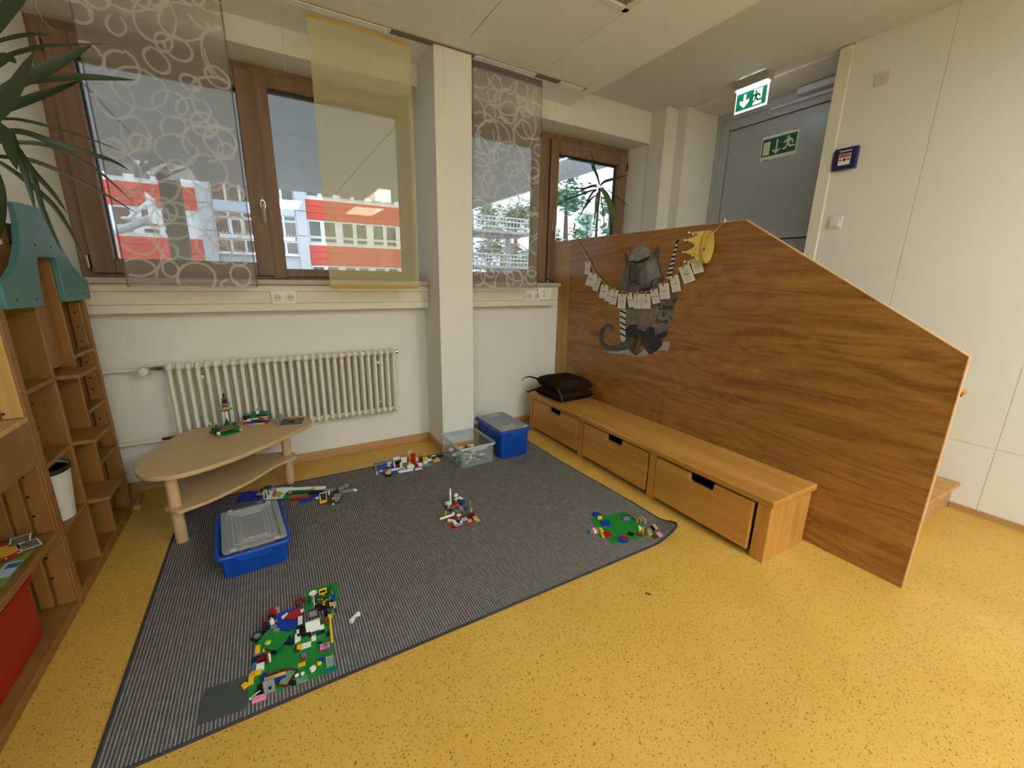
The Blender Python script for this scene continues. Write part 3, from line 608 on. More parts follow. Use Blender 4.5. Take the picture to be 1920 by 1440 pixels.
# bench
bn = thing('storage_bench', 'long low honey beech bench with three drawers along the partition', 'bench', (2.15, 1.95, 0))
BX0, BX1, ZT = 1.955, XPART-.002, .338
B(BX0-.012, BX1, .885, 3.03, ZT-.037, ZT).build('bench_top', BENCH, bn, bevel=.008, seg=3)
B(BX0, BX1-.02, .897, .965, 0, ZT-.0375).build('end_panel', BENCHZ, bn, bevel=.004); B(BX1-.0195, BX1, .91, .935, .012, ZT-.0375).build('end_strip', BENCHZ, bn, bevel=.002)
for y in (1.585, 2.278): B(BX0+.004, BX1-.02, y, y+.055, 0, ZT-.0375).build('upright', BENCHZ, bn, bevel=.003)
B(BX0, BX1-.02, 2.985, 3.025, 0, ZT-.0375).build('end_panel', BENCHZ, bn, bevel=.003)
B(BX1-.018, BX1-.002, .966, 2.98, .01, ZT-.04).build('back_board', BENCH, bn)
for i, (a, b) in enumerate(((.978, 1.572), (1.652, 2.265), (2.345, 2.975))):
    zt, zb, c, w = ZT-.047, .032, (a+b)/2-.01, .075
    pr = [(a, zb), (b, zb), (b, zt), (c+w, zt), (c+w-.004, zt-.036), (c+w-.014, zt-.044), (c-w+.014, zt-.044), (c-w+.004, zt-.036), (c-w, zt), (a, zt)]
    xo = -.012 if i == 0 else (.004 if i == 2 else -.004)
    dr = MB().prism(pr, 'x', BX0+xo, BX0+xo+.022).build('drawer_front', BENCH, bn, bevel=.004)
    m = MB(); m.box(BX0+xo+.023, BX1-.04, a+.01, a+.022, zb+.01, zt-.05); m.box(BX0+xo+.023, BX1-.04, b-.022, b-.01, zb+.01, zt-.05); m.box(BX1-.05, BX1-.04, a+.022, b-.022, zb+.01, zt-.05); m.box(BX0+xo+.023, BX1-.05, a+.022, b-.022, zb+.01, zb+.018); m.build('drawer_box', mat('dark_drawer_inside', '3a2614', .8), dr)
    if 0: pass
# cushions
def cushion(cx, cy, z0, w, l, h, rot, label, seed, droop=0):
    random.seed(seed); t = thing('seat_cushion', label, 'cushion', (cx, cy, z0), 'seat cushions on the bench'); Rz = Matrix.Rotation(rot, 3, 'Z')
    nx, ny = 22, 22; tuft = [(-.33, -.33), (.33, -.33), (-.33, .33), (.33, .33), (0, 0)]
    def hgt(u, v):
        e = max(0, 1-abs(u)**4)*max(0, 1-abs(v)**4); k = e**.36
        for a, b in tuft: k *= 1 - .42*math.exp(-((u-a)**2+(v-b)**2)/.018)
        k *= 1 - .16*math.exp(-(u**2)/.006) - .16*math.exp(-(v**2)/.006)
        return k
    vs = []; fs = []
    for s in (1, 0):
        for j in range(ny+1):
            for i in range(nx+1):
                u, v = 2*i/nx-1, 2*j/ny-1
                bow = 1 - .05*(1-v*v)*abs(u) - 0
                k = hgt(u, v)
                p = Rz @ Vector((u*w/2*(1-.06*(1-abs(v)**2)*(abs(u) > .8)), v*l/2*(1-.06*(1-u*u)*(abs(v) > .8)), 0))
                z = h*(.5+.5*k) if s else h*(.5-.5*min(1, k*1.3))
                z += droop*(u*.5+.5)**2
                vs.append((cx+p.x, cy+p.y, z0+z))
    n = (nx+1)*(ny+1)
    for s in (0, 1):
        for j in range(ny):
            for i in range(nx):
                a = s*n+j*(nx+1)+i; fs.append((a, a+1, a+nx+2, a+nx+1) if s == 0 else (a+nx+1, a+nx+2, a+1, a))
    per = [i for i in range(nx+1)] + [j*(nx+1)+nx for j in range(1, ny+1)] + [ny*(nx+1)+i for i in range(nx-1, -1, -1)] + [j*(nx+1) for j in range(ny-1, 0, -1)]
    for a, b in zip(per, per[1:]+per[:1]): fs.append((a, a+n, b+n, b))
    o = MB().add(vs, fs).build('pad', BROWNF, t, 70)
    for a, b in tuft:
        p = Rz @ Vector((a*w/2, b*l/2, 0)); MB().sphere((cx+p.x, cy+p.y, z0+h*(.5+.5*hgt(a, b))), (.008, .008, .004), 8, 6).build('tuft_button', BROWNF, o, 60)
    return t
c1 = cushion(2.155, 2.80, ZT, .36, .37, .085, .05, 'lower dark brown cushion lying on the bench', 3)
c2 = cushion(2.15, 2.795, ZT+.078, .35, .36, .105, -.05, 'upper tufted dark brown cushion on the cushion pile', 5)
MB().tube([(2.02, 2.95, ZT+.13), YP(993, 706, 2.97), YP(983, 708, 2.97), YP(978.5, 714, 2.97)], [.009, .006, .004, .003], 6).build('tie', BROWNF, c2, 60)
MB().tube([(2.01, 2.97, ZT+.04), YP(998, 731, 2.98), YP(990, 735, 2.98), YP(987, 734, 2.98)], [.009, .007, .006, .005], 6).build('tie', BROWNF, c1, 60)
MB().strip([YP(1046, 730, 2.60), YP(1050, 738, 2.59), YP(1053, 742, 2.588), YP(1053, 750, 2.585), YP(1055, 755, 2.585)], [.007]*5, (-.5, -1, 0)).build('tie', mat('tie_tape', '6b5a4c', .8), c2)

# ------------------------------------------------------------------ cut-out figure, note line, crown on the partition
C5 = lambda x, y, k=0: XP(1040+x/4.5, 380+y/4.5, XPART - .0012*k - .0006)
fg = thing('painted_cutout', 'grey painted paper animal cut-out stuck on the plywood partition', 'wall decoration', (XPART-.001, 2.3, .95))
def cut(pts, k, name, m, th=.0011):
    a = [C5(x, y, k) for x, y in pts]; mm = MB(); n = len(a); mm.add(a+[p+Vector((th, 0, 0)) for p in a], [list(range(n)), [i+n for i in range(n)][::-1]]+[(i, (i+1) % n, (i+1) % n+n, i+n) for i in range(n)])
    return mm.build(name, m, fg)
PG1 = mat('paint_grey', '737070', .85, vary=.35, vscale=22); PG2 = mat('paint_light_grey', '999792', .85, vary=.3, vscale=25); PG3 = mat('paint_charcoal', '37343a', .85, vary=.3, vscale=18)
PG4 = mat('paint_slate', '5b595a', .85, vary=.35, vscale=20); PW = mat('paint_white', 'd9d6cd', .85); PBK = mat('paint_black', '1b1a1d', .85); PNV = mat('paint_navy', '23283a', .8); PBR = mat('paint_brown', '5d3f30', .85, vary=.4, vscale=40)
PSN = mat('paint_speckle', 'b5b2ac', .85, vary=.35, vscale=160); PSK = mat('paint_taupe', '857b70', .85, vary=.3, vscale=24)
cut([(440,1258),(560,1238),(620,1232),(900,1190),(925,1170),(975,1180),(955,1250),(880,1245),(820,1285),(700,1300),(620,1280),(480,1272)], 0, 'ground_patch', PSN)
tl = [(488,1075),(480,1050),(455,1035),(425,1045),(400,1085),(390,1140),(405,1190),(450,1225),(520,1228),(600,1205)]; w = [20,26,26,26,28,30,32,36,44,60]
L1, L2 = [], []
for i, (x, y) in enumerate(tl):
    a = tl[max(i-1, 0)]; b = tl[min(i+1, len(tl)-1)]; dx, dy = b[0]-a[0], b[1]-a[1]; l = math.hypot(dx, dy); L1.append((x-dy/l*w[i]/1.6, y+dx/l*w[i]/1.6)); L2.append((x+dy/l*w[i]/1.6, y-dx/l*w[i]/1.6))
cut(L1+L2[::-1], 1, 'curled_tail', PG4)
cut([(590,420),(605,425),(618,470),(650,432),(665,392),(738,347),(745,365),(790,372),(806,420),(828,428),(850,392),(880,350),(886,400),(876,490),(895,560),(915,645),(960,700),(1032,770),(1005,920),(985,1010),(962,1060),(945,1130),(905,1155),(908,1200),(860,1255),(800,1285),(760,1230),(690,1295),(650,1270),(600,1215),(590,1170),(600,1000),(598,895),(560,760),(562,680),(578,590),(598,540),(590,470)], 2, 'body', PG1)
cut([(600,905),(880,880),(985,1000),(950,1060),(760,1040),(640,1025),(598,1060)], 3, 'painted_hills', PSK)
cut([(598,1062),(640,1030),(700,1028),(690,1060),(760,1090),(800,1045),(840,1055),(845,1120),(950,1075),(945,1130),(870,1150),(800,1190),(700,1150),(600,1130)], 4, 'painted_dark_band', PG3)
cut([(800,1190),(870,1150),(905,1158),(905,1205),(860,1252),(800,1284),(770,1230)], 4, 'painted_dark_corner', PG3)
cut([(600,1140),(660,1150),(690,1180),(650,1268),(605,1215)], 4, 'painted_lower_left', PG4)
cut([(610,480),(640,445),(665,395),(738,348),(742,368),(792,374),(806,430),(795,455),(700,492),(640,495)], 3, 'cap', PG2)
cut([(632,488),(700,494),(796,450),(806,462),(760,500),(690,517),(645,505)], 4, 'cap_band', PNV)
cut([(592,425),(606,432),(630,500),(620,545),(600,540)], 3, 'ear', PG4); cut([(835,425),(878,358),(882,410),(872,480),(850,470)], 3, 'ear', PG4)
cut([(640,520),(690,520),(720,560),(700,700),(640,700),(620,600)], 3, 'cheek', PG4); cut([(780,500),(850,480),(880,560),(890,640),(800,660),(770,580)], 3, 'cheek', PG2)
cut([(735,720),(800,712),(808,745),(740,748)], 4, 'muzzle', PG3)
cut([(552,892),(600,902),(597,1155),(575,1180),(555,1150),(548,1000)], 3, 'striped_arm', PW)
for y in (905, 955, 1005, 1050, 1100): cut([(552,y-4),(600,y+22),(599,y+36),(552,y+12)], 4, 'arm_stripe', PBK)
for cx, cy, rr in ((670,720,55), (866,688,52)):
    a = [(cx+rr*math.cos(2*PI*i/28), cy+rr*math.sin(2*PI*i/28)) for i in range(29)]
    mm = MB(); mm.tube([C5(x, y, 5) for x, y in a], .0022, 5); mm.build('glasses_ring', PBK, fg)
mm = MB(); mm.tube([C5(x, y, 5) for x, y in ((640,500),(642,560),(628,640),(620,700))], .002, 5); mm.tube([C5(x, y, 5) for x, y in ((880,560),(900,610),(918,645))], .002, 5); mm.tube([C5(x, y, 5) for x, y in ((724,712),(770,690),(815,690))], .0018, 5); mm.build('glasses_arm', PBK, fg)
def tail(t): return 960+78*t, 640-330*t, 24-17*t
for i in range(17):
    a, b = tail(i/17), tail((i+1)/17); cut([(a[0]-a[2],a[1]+4),(a[0]+a[2],a[1]-4),(b[0]+b[2],b[1]-4),(b[0]-b[2],b[1]+4)], 3, 'striped_tail_band', PW if i % 2 == 0 and i < 16 else PBK)
cut([(715,1100),(735,1130),(725,1200),(690,1290),(655,1270),(645,1215),(670,1160)], 5, 'foot', PBR); cut([(735,1128),(765,1160),(790,1215),(832,1284),(795,1280),(755,1225),(728,1190)], 5, 'foot', PBR)
cut([(715,1150),(722,1180),(690,1275),(672,1265)], 6, 'foot_highlight', mat('paint_tan', '86654f', .85, vary=.3, vscale=40))
cut([(985,830),(1030,795),(1028,830),(1005,852)], 4, 'hand', PBR)
for s, x, y, sz in (('Love', 935, 878, .062), ('&', 920, 945, .045), ('Peace', 905, 1000, .042)):
    txt(s, sz, C5(x, y, 5), (0, -1, .1), (0, .1, 1), PBK if s != 'Peace' else PNV, fg, bold=.0006)
# rope
RP = [(185,315),(235,400),(285,485),(340,590),(430,690),(520,742),(610,758),(700,765),(800,745),(900,690),(1000,620),(1090,535),(1180,450),(1260,350),(1330,262),(1360,235),(1410,178),(1440,158)]
pts = [XP(1040+x/4.5, 380+y/4.5, XPART-.012) for x, y in RP]
top = C5(185, 315); pre = [Vector((XPART+.05, top.y+.02, 1.66-.03)), Vector((XPART+.012, top.y, 1.676))]
rp = MB().tube(pre+pts+[Vector((XPART+.03, pts[-1].y-.01, pts[-1].z))], .0038, 6).build('note_rope', ROPE, None, 60); tag(rp, 'natural rope strung across the plywood partition', 'rope')
MB().cyl((XPART-.016, pts[-1].y, pts[-1].z-.008), (XPART-.016, pts[-1].y, pts[-1].z+.016), .003, 6).build('rope_hook', WHITE, rp)
CARDS = [(278,552,45,108,5),(308,648,68,112,20),(355,690,46,112,18),(412,750,58,115,12),(453,782,44,105,12),(498,797,58,125,12),(567,830,66,122,3),(637,822,45,120,-10),(697,832,64,125,2),(771,832,76,125,0),(848,790,64,122,-10),(926,746,84,135,-5),(1017,682,76,140,-10),(1115,602,100,148,-20),(1203,540,88,110,-15)]
for i, (x, y, w, h, a) in enumerate(CARDS):
    xo = XPART-.016-.0025*(i % 3)
    c = XP(1040+x/4.5, 380+y/4.5, xo); a = math.radians(a)
    def loc(du, dv, k=0):
        X, Y = du*w/2, dv*h/2; rx, ry = X*math.cos(a)-Y*math.sin(a), X*math.sin(a)+Y*math.cos(a)
        p = XP(1040+(x+rx)/4.5, 380+(y+ry)/4.5, xo); return Vector((xo-.0004*k, p.y, p.z))
    q = [loc(*s_) for s_ in ((-1,-1),(1,-1),(1,1),(-1,1))]
    t = thing('note_card', f'printed white note card, {ORD[i]} from the left on the rope line', 'card', base_of(q), 'note cards pegged to the rope')
    MB().add(q+[p+Vector((.0006, 0, 0)) for p in q], [(0,1,2,3),(7,6,5,4),(0,1,5,4),(1,2,6,5),(2,3,7,6),(3,0,4,7)]).build('card_sheet', PAPER, t)
    random.seed(i)
    for r_ in range(6):
        v0 = -.55+r_*.26; l = random.uniform(.5, .8); th = .05 if r_ != 2 else .09
        MB().poly([loc(-l, v0, 1), loc(l*random.uniform(.6, 1), v0, 1), loc(l*.9, v0+th, 1), loc(-l, v0+th, 1)]).build('print_line', mat('grey_print', 'b0aca5', .8) if r_ != 2 else mat('dark_print', '615d5a', .8), t)
    pc = loc(0, -.95); pc.x = xo-.004
    pg = thing('clothes_peg', f'small wooden clothes peg, {ORD[i]} from the left on the rope line', 'peg', pc, 'pegs on the rope')
    pm = PEG if i not in (7, 10, 11, 12) else mat('red_peg', '94524a', .6)
    for s in (-1, 1): MB().obox(pc+Vector((s*.0028-.001, 0, .004)), (.0035, .009, .040), Matrix.Rotation(.06*s, 3, 'Y') @ Matrix.Rotation(-a, 3, 'X')).build('peg_half', pm, pg, bevel=.001)
    MB().cyl(pc+Vector((-.006, -.001, .006)), pc+Vector((.004, -.001, .006)), .0022, 6).build('peg_spring', METAL, pg)
# loose rope end with peg in front of the window
t = thing('clothes_peg', 'single wooden peg dangling on a string before the partition window', 'peg', YP(1077, 431, 3.1))
pc = YP(1077, 425, 3.1); MB().obox(pc, (.012, .01, .05), Matrix.Rotation(.15, 3, 'Y')).build('peg_half', PEG, t, bevel=.001); MB().tube([pc+Vector((0, 0, .02)), YP(1085, 400, 3.15), YP(1105, 360, 3.26)], .0012, 5).build('peg_string', ROPE, t); MB().tube([pc+Vector((0, 0, -.02)), YP(1076, 452, 3.08)], .0012, 5).build('peg_string', ROPE, t)
# crown
cc = XP(1040+1298/4.5, 380+372/4.5, XPART-.064)
cr = thing('party_crown', 'yellow paper crown hanging on its side from the rope', 'crown', cc-Vector((0, 0, .1)))
YP1 = mat('crown_yellow', 'f0d270', .7, vary=.05); YP2 = mat('crown_gold', 'd7a845', .7, vary=.12, vscale=40)
m = MB(); n = 40; vs = []
def CR(a, y, dr=0): return Vector((cc.x+(.050+dr)*math.cos(a), cc.y+y, cc.z+(.092+dr)*math.sin(a)))
for q in range(n):
    a = 2*PI*q/n+.3; k = q % 5; yt = (.135, .09, .058, .058, .09)[k]
    vs += [CR(a, 0), CR(a, .05), CR(a, yt), CR(a, 0, -.0012), CR(a, .05, -.0012), CR(a, yt, -.0012)]
fs = []
for q in range(n):
    b0, b1 = 6*q, 6*((q+1) % n); fs += [(b0, b1, b1+1, b0+1), (b0+1, b1+1, b1+2, b0+2), (b0+3, b0+4, b1+4, b1+3), (b0+4, b0+5, b1+5, b1+4), (b0+2, b1+2, b1+5, b0+5), (b0, b0+3, b1+3, b1)]
m.add(vs, fs).build('crown_band', YP1, cr, 60)
m = MB(); vs = []; fs = []
for q in range(n+1): a = 2*PI*q/n+.3; vs += [CR(a, .004, .0012), CR(a, .026, .0012)]
m.add(vs, [(2*q, 2*q+1, 2*q+3, 2*q+2) for q in range(n)]).build('crown_stripe', YP2, cr, 60)
for q in range(8):
    a = 2*PI*(5*q)/n+.3; p = CR(a, .137); MB().sphere(p, .006, 8, 6).build('crown_tip', PAPER, cr, 60)
for q, off in ((3.55, 0), (3.95, .01)):
    p = CR(q, .045, .003); MB().sphere(p, (.012, .012, .010), 8, 4).build('crown_gem', mat('gem_teal', '8fb5a0', .5) if off else YP2, cr)

# ------------------------------------------------------------------ shelf on the left
SXF = -.79
sh = thing('tall_shelf', 'tall oiled wood shelf with teal arch top along the left wall', 'shelf', (-1.0, 2.5, 0))
SB = XL+.03
def pan(y0, y1, x1, z0, z1, name='side_panel', mm=SHELFW): return B(SB, x1, y0, y1, z0, z1).build(name, mm, sh, bevel=.003)
pan(2.112, 2.134, SXF, 0, 1.30); pan(2.370, 2.388, SXF-.001, .05, 1.42); pan(2.606, 2.624, SXF-.001, .05, 1.42)
D_ = pan(2.885, 2.91, SXF, 0, 1.28)
B(SB, SB+.012, 2.134, 2.885, .05, 1.50).build('back_panel', SHELFW, sh)
B(SXF-.05, SXF-.032, 2.389, 2.605, .92, 1.50).build('arch_backing', SHELFW, sh)
for z in (.905, .614, .334):
    B(SB+.013, SXF, 2.135, 2.369, z-.018, z).build('shelf_board', SHELFW, sh, bevel=.003)
    B(SB+.013, SXF+.07, 2.389, 2.605, z-.018, z).build('shelf_board', SHELFW, sh, bevel=.003)
for z in (.955, .685, .425): B(SB+.013, SXF, 2.625, 2.884, z-.018, z).build('shelf_board', SHELFW, sh, bevel=.003)
B(SB+.013, SXF, 2.135, 2.884, .04, .058).build('bottom_board', SHELFW, sh, bevel=.003)
B(SXF-.03, SXF-.005, 2.135, 2.884, 0, .039).build('plinth', SHELFW, sh)
fo = B(SB+.02, SXF+.03, 2.912, 3.03, .03, .055).build('foot_board', SHELFW, sh, bevel=.003); B(SXF-.02, SXF+.025, 2.93, 2.96, 0, .03).build('foot_block', PINE, sh)
for (a, b) in ((2.855, 2.884),):
    for x in (SXF-.035, SXF-.10, SXF-.20): B(x-.022, x+.022, a+.012, b, .06, 1.18).build('inner_rail', SHELFW, sh, bevel=.003)
for z in (1.13, 1.06, .99, .88, .80, .74, .58, .50):
    MB().cyl((SXF-.035, 2.8665, z), (SXF-.035, 2.860, z), .004, 8).build('shelf_pin', CHROME, sh)
for x in (SXF-.08, SXF-.16):
    for z in (.85, .80, .75, .70, .55, .5, .45, .4):
        for y in (2.368, 2.604): MB().cyl((x, y+.0015, z), (x, y-.001, z), .0032, 6).build('peg_hole', BLACK, sh)
arch = [(2.098,1.197),(2.385,1.19),(2.39,1.24),(2.405,1.33),(2.42,1.368),(2.44,1.378),(2.58,1.381),(2.60,1.372),(2.61,1.34),(2.602,1.25),(2.605,1.195),(2.895,1.193),(2.915,1.20),(2.918,1.285),(2.86,1.30),(2.77,1.355),(2.70,1.43),(2.66,1.51),(2.637,1.572),(2.49,1.577),(2.355,1.572),(2.345,1.50),(2.31,1.42),(2.24,1.345),(2.16,1.30),(2.10,1.29)]
ar = MB().prism(arch, 'x', SXF, SXF+.022).build('teal_arch', TEAL, sh, bevel=.003)
for y, z in ((2.18, 1.225), (2.33, 1.222), (2.66, 1.222), (2.84, 1.222), (2.43, 1.425), (2.575, 1.425)): MB().cyl((SXF+.022, y, z), (SXF+.0235, y, z), .005, 8).build('arch_screw', BLACK, ar)
# near unit
nu = thing('open_cabinet', 'light wood open cabinet next to the tall shelf at the left edge', 'cabinet', (-1.0, 1.3, 0))
NY0, NY1 = .55, 2.110
pan2 = lambda y0, y1, z0, z1, nm, mm, x1=SXF: B(SB, x1, y0, y1, z0, z1).build(nm, mm, nu, bevel=.003)
pan2(NY1-.02, NY1, 0, 1.40, 'side_panel', SHELFW); pan2(NY0, NY0+.02, 0, 1.40, 'side_panel', SHELFW)
pan2(NY0+.021, NY1-.021, .80, .818, 'shelf_board', PINE); pan2(NY0+.021, NY1-.021, .335, .362, 'shelf_board', SHELFW); pan2(NY0+.021, NY1-.021, .025, .043, 'bottom_board', SHELFW)
B(SXF-.022, SXF-.001, NY0+.021, NY1-.021, .642, .799).build('drawer_front', SHELFW, nu, bevel=.003)
B(SXF-.03, SXF-.004, NY0+.021, NY1-.021, 0, .0245).build('plinth', SHELFW, nu)
B(SB, SB+.012, NY0+.021, NY1-.021, .044, 1.39).build('back_panel', SHELFW, nu)
B(SB+.02, SXF-.14, NY0, NY1+.12, 1.401, 1.425).build('top_board', PINE, nu, bevel=.004)
for x, w_ in ((SXF-.03, .026), (SXF-.085, .02), (SXF-.14, .026)):
    for z0, z1 in ((.82, 1.38), (.365, .64), (.045, .333)): B(x-w_, x+w_, NY1-.034, NY1-.0205, z0, z1).build('inner_rail', PINE if z0 > .7 else SHELFW, nu, bevel=.003)  # lower rails take the darker shelf wood to stand in for shade
for z in (1.27, 1.12, .97, .84, .60, .52, .44, .26, .17): MB().cyl((SXF-.05, NY1-.0335, z), (SXF-.05, NY1-.0352, z), .005, 8).build('peg_hole', BLACK, nu)
# things on the shelves
m = MB().lathe([(.0, 0), (.070, 0), (.088, .215), (.090, .222), (.084, .222), (.066, .01), (0, .01)], (SXF-.078, 2.268, .3342), 28)
bw = thing('waste_bin', 'white round bin with dark rim inside the tall shelf', 'bin', (SXF-.078, 2.268, .3342)); m.build('bin_body', mat('bin_white', 'd8d4ca', .6, vary=.05, vscale=30), bw, 50)
MB().lathe([(.0875, .205), (.0905, .216), (.0915, .225), (.088, .226), (.083, .205)], (SXF-.078, 2.268, .3342), 28).build('bin_rim', mat('bin_liner', '2b2620', .6), bw, 50)
MB().lathe([(0, .012), (.0655, .012), (.083, .215), (.080, .215), (.062, .016), (0, .016)], (SXF-.078, 2.268, .3342), 28).build('bin_liner', mat('bin_liner', '2b2620', .6), bw, 50)
q = Z(145, 797, .614); o = MB().obox((q.x, q.y, .622), (.05, .085, .016), Matrix.Rotation(.5, 3, 'Z')).build('wrapped_pack', mat('red_brown_foil', '6b3a30', .3, vary=.4, vscale=50)); tag(o, 'small red-brown packet on the middle board of the tall shelf', 'packet')
o = MB().obox((-.95, 1.60, .044+.125), (.24, .62, .245)).build('red_crate', mat('red_plastic', 'a01512', .4), bevel=.01); tag(o, 'red plastic crate in the bottom bay of the open cabinet', 'crate'); 
MB().box(-.836, -.826, 1.27, 1.93, .262, .285).build('crate_rim', mat('red_plastic', 'a01512', .4), o, bevel=.004)
gb = thing('board_game_box', 'green board game box with clock picture in the open cabinet', 'game box', (-.93, 1.78, .362)); MB().box(-1.05, -.815, 1.62, 1.965, .3625, .41).build('box_body', mat('box_green', '6f8a3e', .5, vary=.2, vscale=14), gb, bevel=.002)
def disc(cx, cy, z, rr, nm, mm, parent, n=32): return MB().poly([(cx+rr*math.cos(2*PI*i/n), cy+rr*math.sin(2*PI*i/n), z) for i in range(n)]).build(nm, mm, parent)
gc = Z(2, 1036, .411); gx, gy = max(gc.x, -.96), gc.y
disc(gx, gy, .4104, .082, 'clock_ring', mat('print_brown', '6a4a2a', .5), gb); disc(gx, gy, .4107, .076, 'clock_ring', mat('print_red', 'b5362a', .5), gb); disc(gx, gy, .4110, .045, 'clock_face', mat('print_yellow', 'e3b53a', .5), gb)
for k in range(12):
    a = 2*PI*k/12; MB().obox((gx+.06*math.cos(a), gy+.06*math.sin(a), .4112), (.012, .004, .0002), Matrix.Rotation(a, 3, 'Z')).build('hour_mark', PAPER, gb)
for px, py, a in ((55, 1021, .5), (38, 1012, .3)):
    q = Z(px, py, .411); MB().obox((q.x, q.y, .4108), (.05, .065, .0004), Matrix.Rotation(a, 3, 'Z')).build('photo_border', PAPER, gb); MB().obox((q.x, q.y, .4111), (.042, .055, .0004), Matrix.Rotation(a, 3, 'Z')).build('photo_print', mat('print_grey', '7f7a72', .6, vary=.5, vscale=70), gb)
q = Z(14, 1068, .411); MB().obox((q.x, q.y, .4108), (.04, .09, .0004)).build('blue_label', mat('print_blue', 'b8cbd8', .5), gb); MB().obox((q.x+.005, q.y+.02, .4111), (.03, .03, .0004)).build('blue_label', mat('print_blue2', '3f6fae', .5), gb)
for k in range(4): MB().box(-.8148, -.8144, 1.64+.02*k, 1.652+.02*k, .37, .40).build('side_print', PAPER if k % 2 else INK, gb)

# ------------------------------------------------------------------ plants
def leaf(path, w, plane, parent, mm, nrm=(0, -1, 0), var=0.0, mid=.45, depth=None):
    P = []
    for i, (a, b) in enumerate(path):
        y = plane + var*(i/(len(path)-1))
        P.append(YP(a, b, y))
    out = []; K = 14                       # Catmull-Rom through the measured points
    for i in range(len(P)-1):
        p0, p1, p2, p3 = P[max(i-1, 0)], P[i], P[i+1], P[min(i+2, len(P)-1)]
        for k in range(K//(len(P)-1)+2):
            t = k/(K//(len(P)-1)+2); out.append(.5*((2*p1)+(p2-p0)*t+(2*p0-5*p1+4*p2-p3)*t*t+(3*p1-p0-3*p2+p3)*t**3))
    out.append(P[-1]); n = len(out); ws = []
    for i in range(n):
        t = i/(n-1); ws.append(w*(.55+.45*min(1, t/mid))*(1 if t < mid else max(0, 1-((t-mid)/(1-mid))**2.2)))
    return MB().strip(out, ws, nrm).build('leaf', mm, parent, 60)
base = YP(-75, 235, 2.32)
pl = thing('potted_dracaena', 'large potted plant with long dark leaves on top of the cabinet', 'plant', (base.x, 2.15, 1.426))
k_ = 1/330
LV = [([(-60,120),(0,30),(50,-8)],.075,-.15),([(-60,95),(0,76),(31,68),(60,64),(98,66)],.024,.2),([(-60,150),(0,111),(30,99),(60,91),(100,84),(202,82)],.026,.25),([(-60,235),(-20,190),(42,150),(94,125),(135,104),(173,83)],.062,.1),([(-50,260),(0,212),(21,177),(42,138),(62,100)],.062,-.1),([(-60,225),(0,208),(52,187),(104,169),(152,151)],.046,.15),([(30,160),(75,150),(142,144),(198,146),(253,150)],.038,.2),([(-60,228),(0,223),(42,225),(104,240),(167,260),(229,283)],.018,.3),([(-60,250),(0,247),(42,247),(94,264),(167,287),(212,302),(242,319)],.036,.3),([(-60,262),(0,266),(73,269),(125,285),(190,325),(250,380)],.026,.25),([(-60,285),(0,293),(67,303),(167,347),(260,402)],.026,.25),([(-40,240),(30,283),(67,327),(100,363),(126,400)],.030,.1),([(-60,280),(0,305),(50,340),(100,385),(130,430),(155,477)],.028,.1),([(20,240),(40,303),(52,340),(66,395)],.034,-.02),([(-40,215),(5,243),(20,283),(32,318)],.055,-.1),([(30,270),(60,323),(83,400),(117,475)],.026,.02),([(-30,280),(0,340),(6,400),(-2,455)],.030,-.1),([(-60,180),(-10,120),(15,108),(30,119)],.05,-.1)]
for path, w, var in LV: leaf(path, w*.66, 2.40, pl, LEAF, var=var)
st_ = MB().tube([(base.x, 2.15, 1.60), (base.x+.01, 2.2, 1.75), (base.x, 2.30, base.z-.05), (base.x, 2.38, base.z+.12)], [.022, .02, .022, .016], 8).build('stem', STEM, pl, 60)
MB().lathe([(0, 0), (.075, 0), (.10, .16), (.104, .17), (.094, .17), (.09, .15), (0, .15)], (base.x, 2.15, 1.426), 24).build('pot', mat('terracotta', '8a5a40', .7), pl, 50)
D6 = lambda a, b: (1020+a/6.545, 240+b/6.545)
p2 = thing('potted_yucca', 'slim potted plant with drooping leaves on the sill behind the partition', 'plant', (2.83, 3.33, 1.297))
LV2 = [([(683,700),(655,590),(620,500),(575,280)],.03,LEAF),([(680,690),(640,560),(600,490),(580,430)],.022,LEAF),([(690,710),(740,660),(850,625),(1030,578)],.026,LEAF),([(660,725),(600,715),(480,742),(300,735)],.018,LEAF),([(650,700),(600,705),(500,745),(330,832)],.018,LEAF),([(650,755),(560,775),(420,828),(195,905)],.018,LEAF),([(645,760),(590,800),(520,930),(410,1130)],.022,LEAF),([(640,830),(600,850),(520,950),(430,1080)],.018,LEAF),([(700,760),(760,800),(850,1000),(885,1200)],.045,LEAF2),([(700,760),(740,820),(820,1000),(860,1290)],.032,LEAF2),([(780,755),(850,810),(960,900),(1040,970)],.012,LEAF),([(700,820),(705,900),(730,1050),(745,1325)],.016,LEAF),([(655,790),(640,900),(635,1000),(612,1200)],.032,LEAF2),([(700,730),(720,735),(740,740)],.014,LEAF),([(705,850),(760,880),(800,1000),(812,1100)],.02,LEAF2)]
for i, (path, w, mm) in enumerate(LV2): leaf([D6(*q) for q in path], w, 3.32, p2, mm, var=(-.06, .04, .08, -.05, 0, -.1)[i % 6])
a, b, c = YP(*D6(636, 1360), 3.32), YP(*D6(660, 1000), 3.32), YP(*D6(685, 735), 3.32)
MB().tube([Vector((a.x-.004, 3.33, 1.40)), a, b, c], [.012, .011, .010, .014], 8).build('stem', STEM, p2, 60)
MB().lathe([(0, 0), (.05, 0), (.068, .115), (.072, .12), (.062, .12), (0, .105)], (a.x-.004, 3.33, 1.297), 20).build('pot', mat('terracotta', '8a5a40', .7), p2, 50)
t = thing('sill_trinket', 'small black and silver ornament on the sill by the partition window', 'ornament', (2.18, 3.22, 1.2965)); q = YP(1030, 524, 3.10)
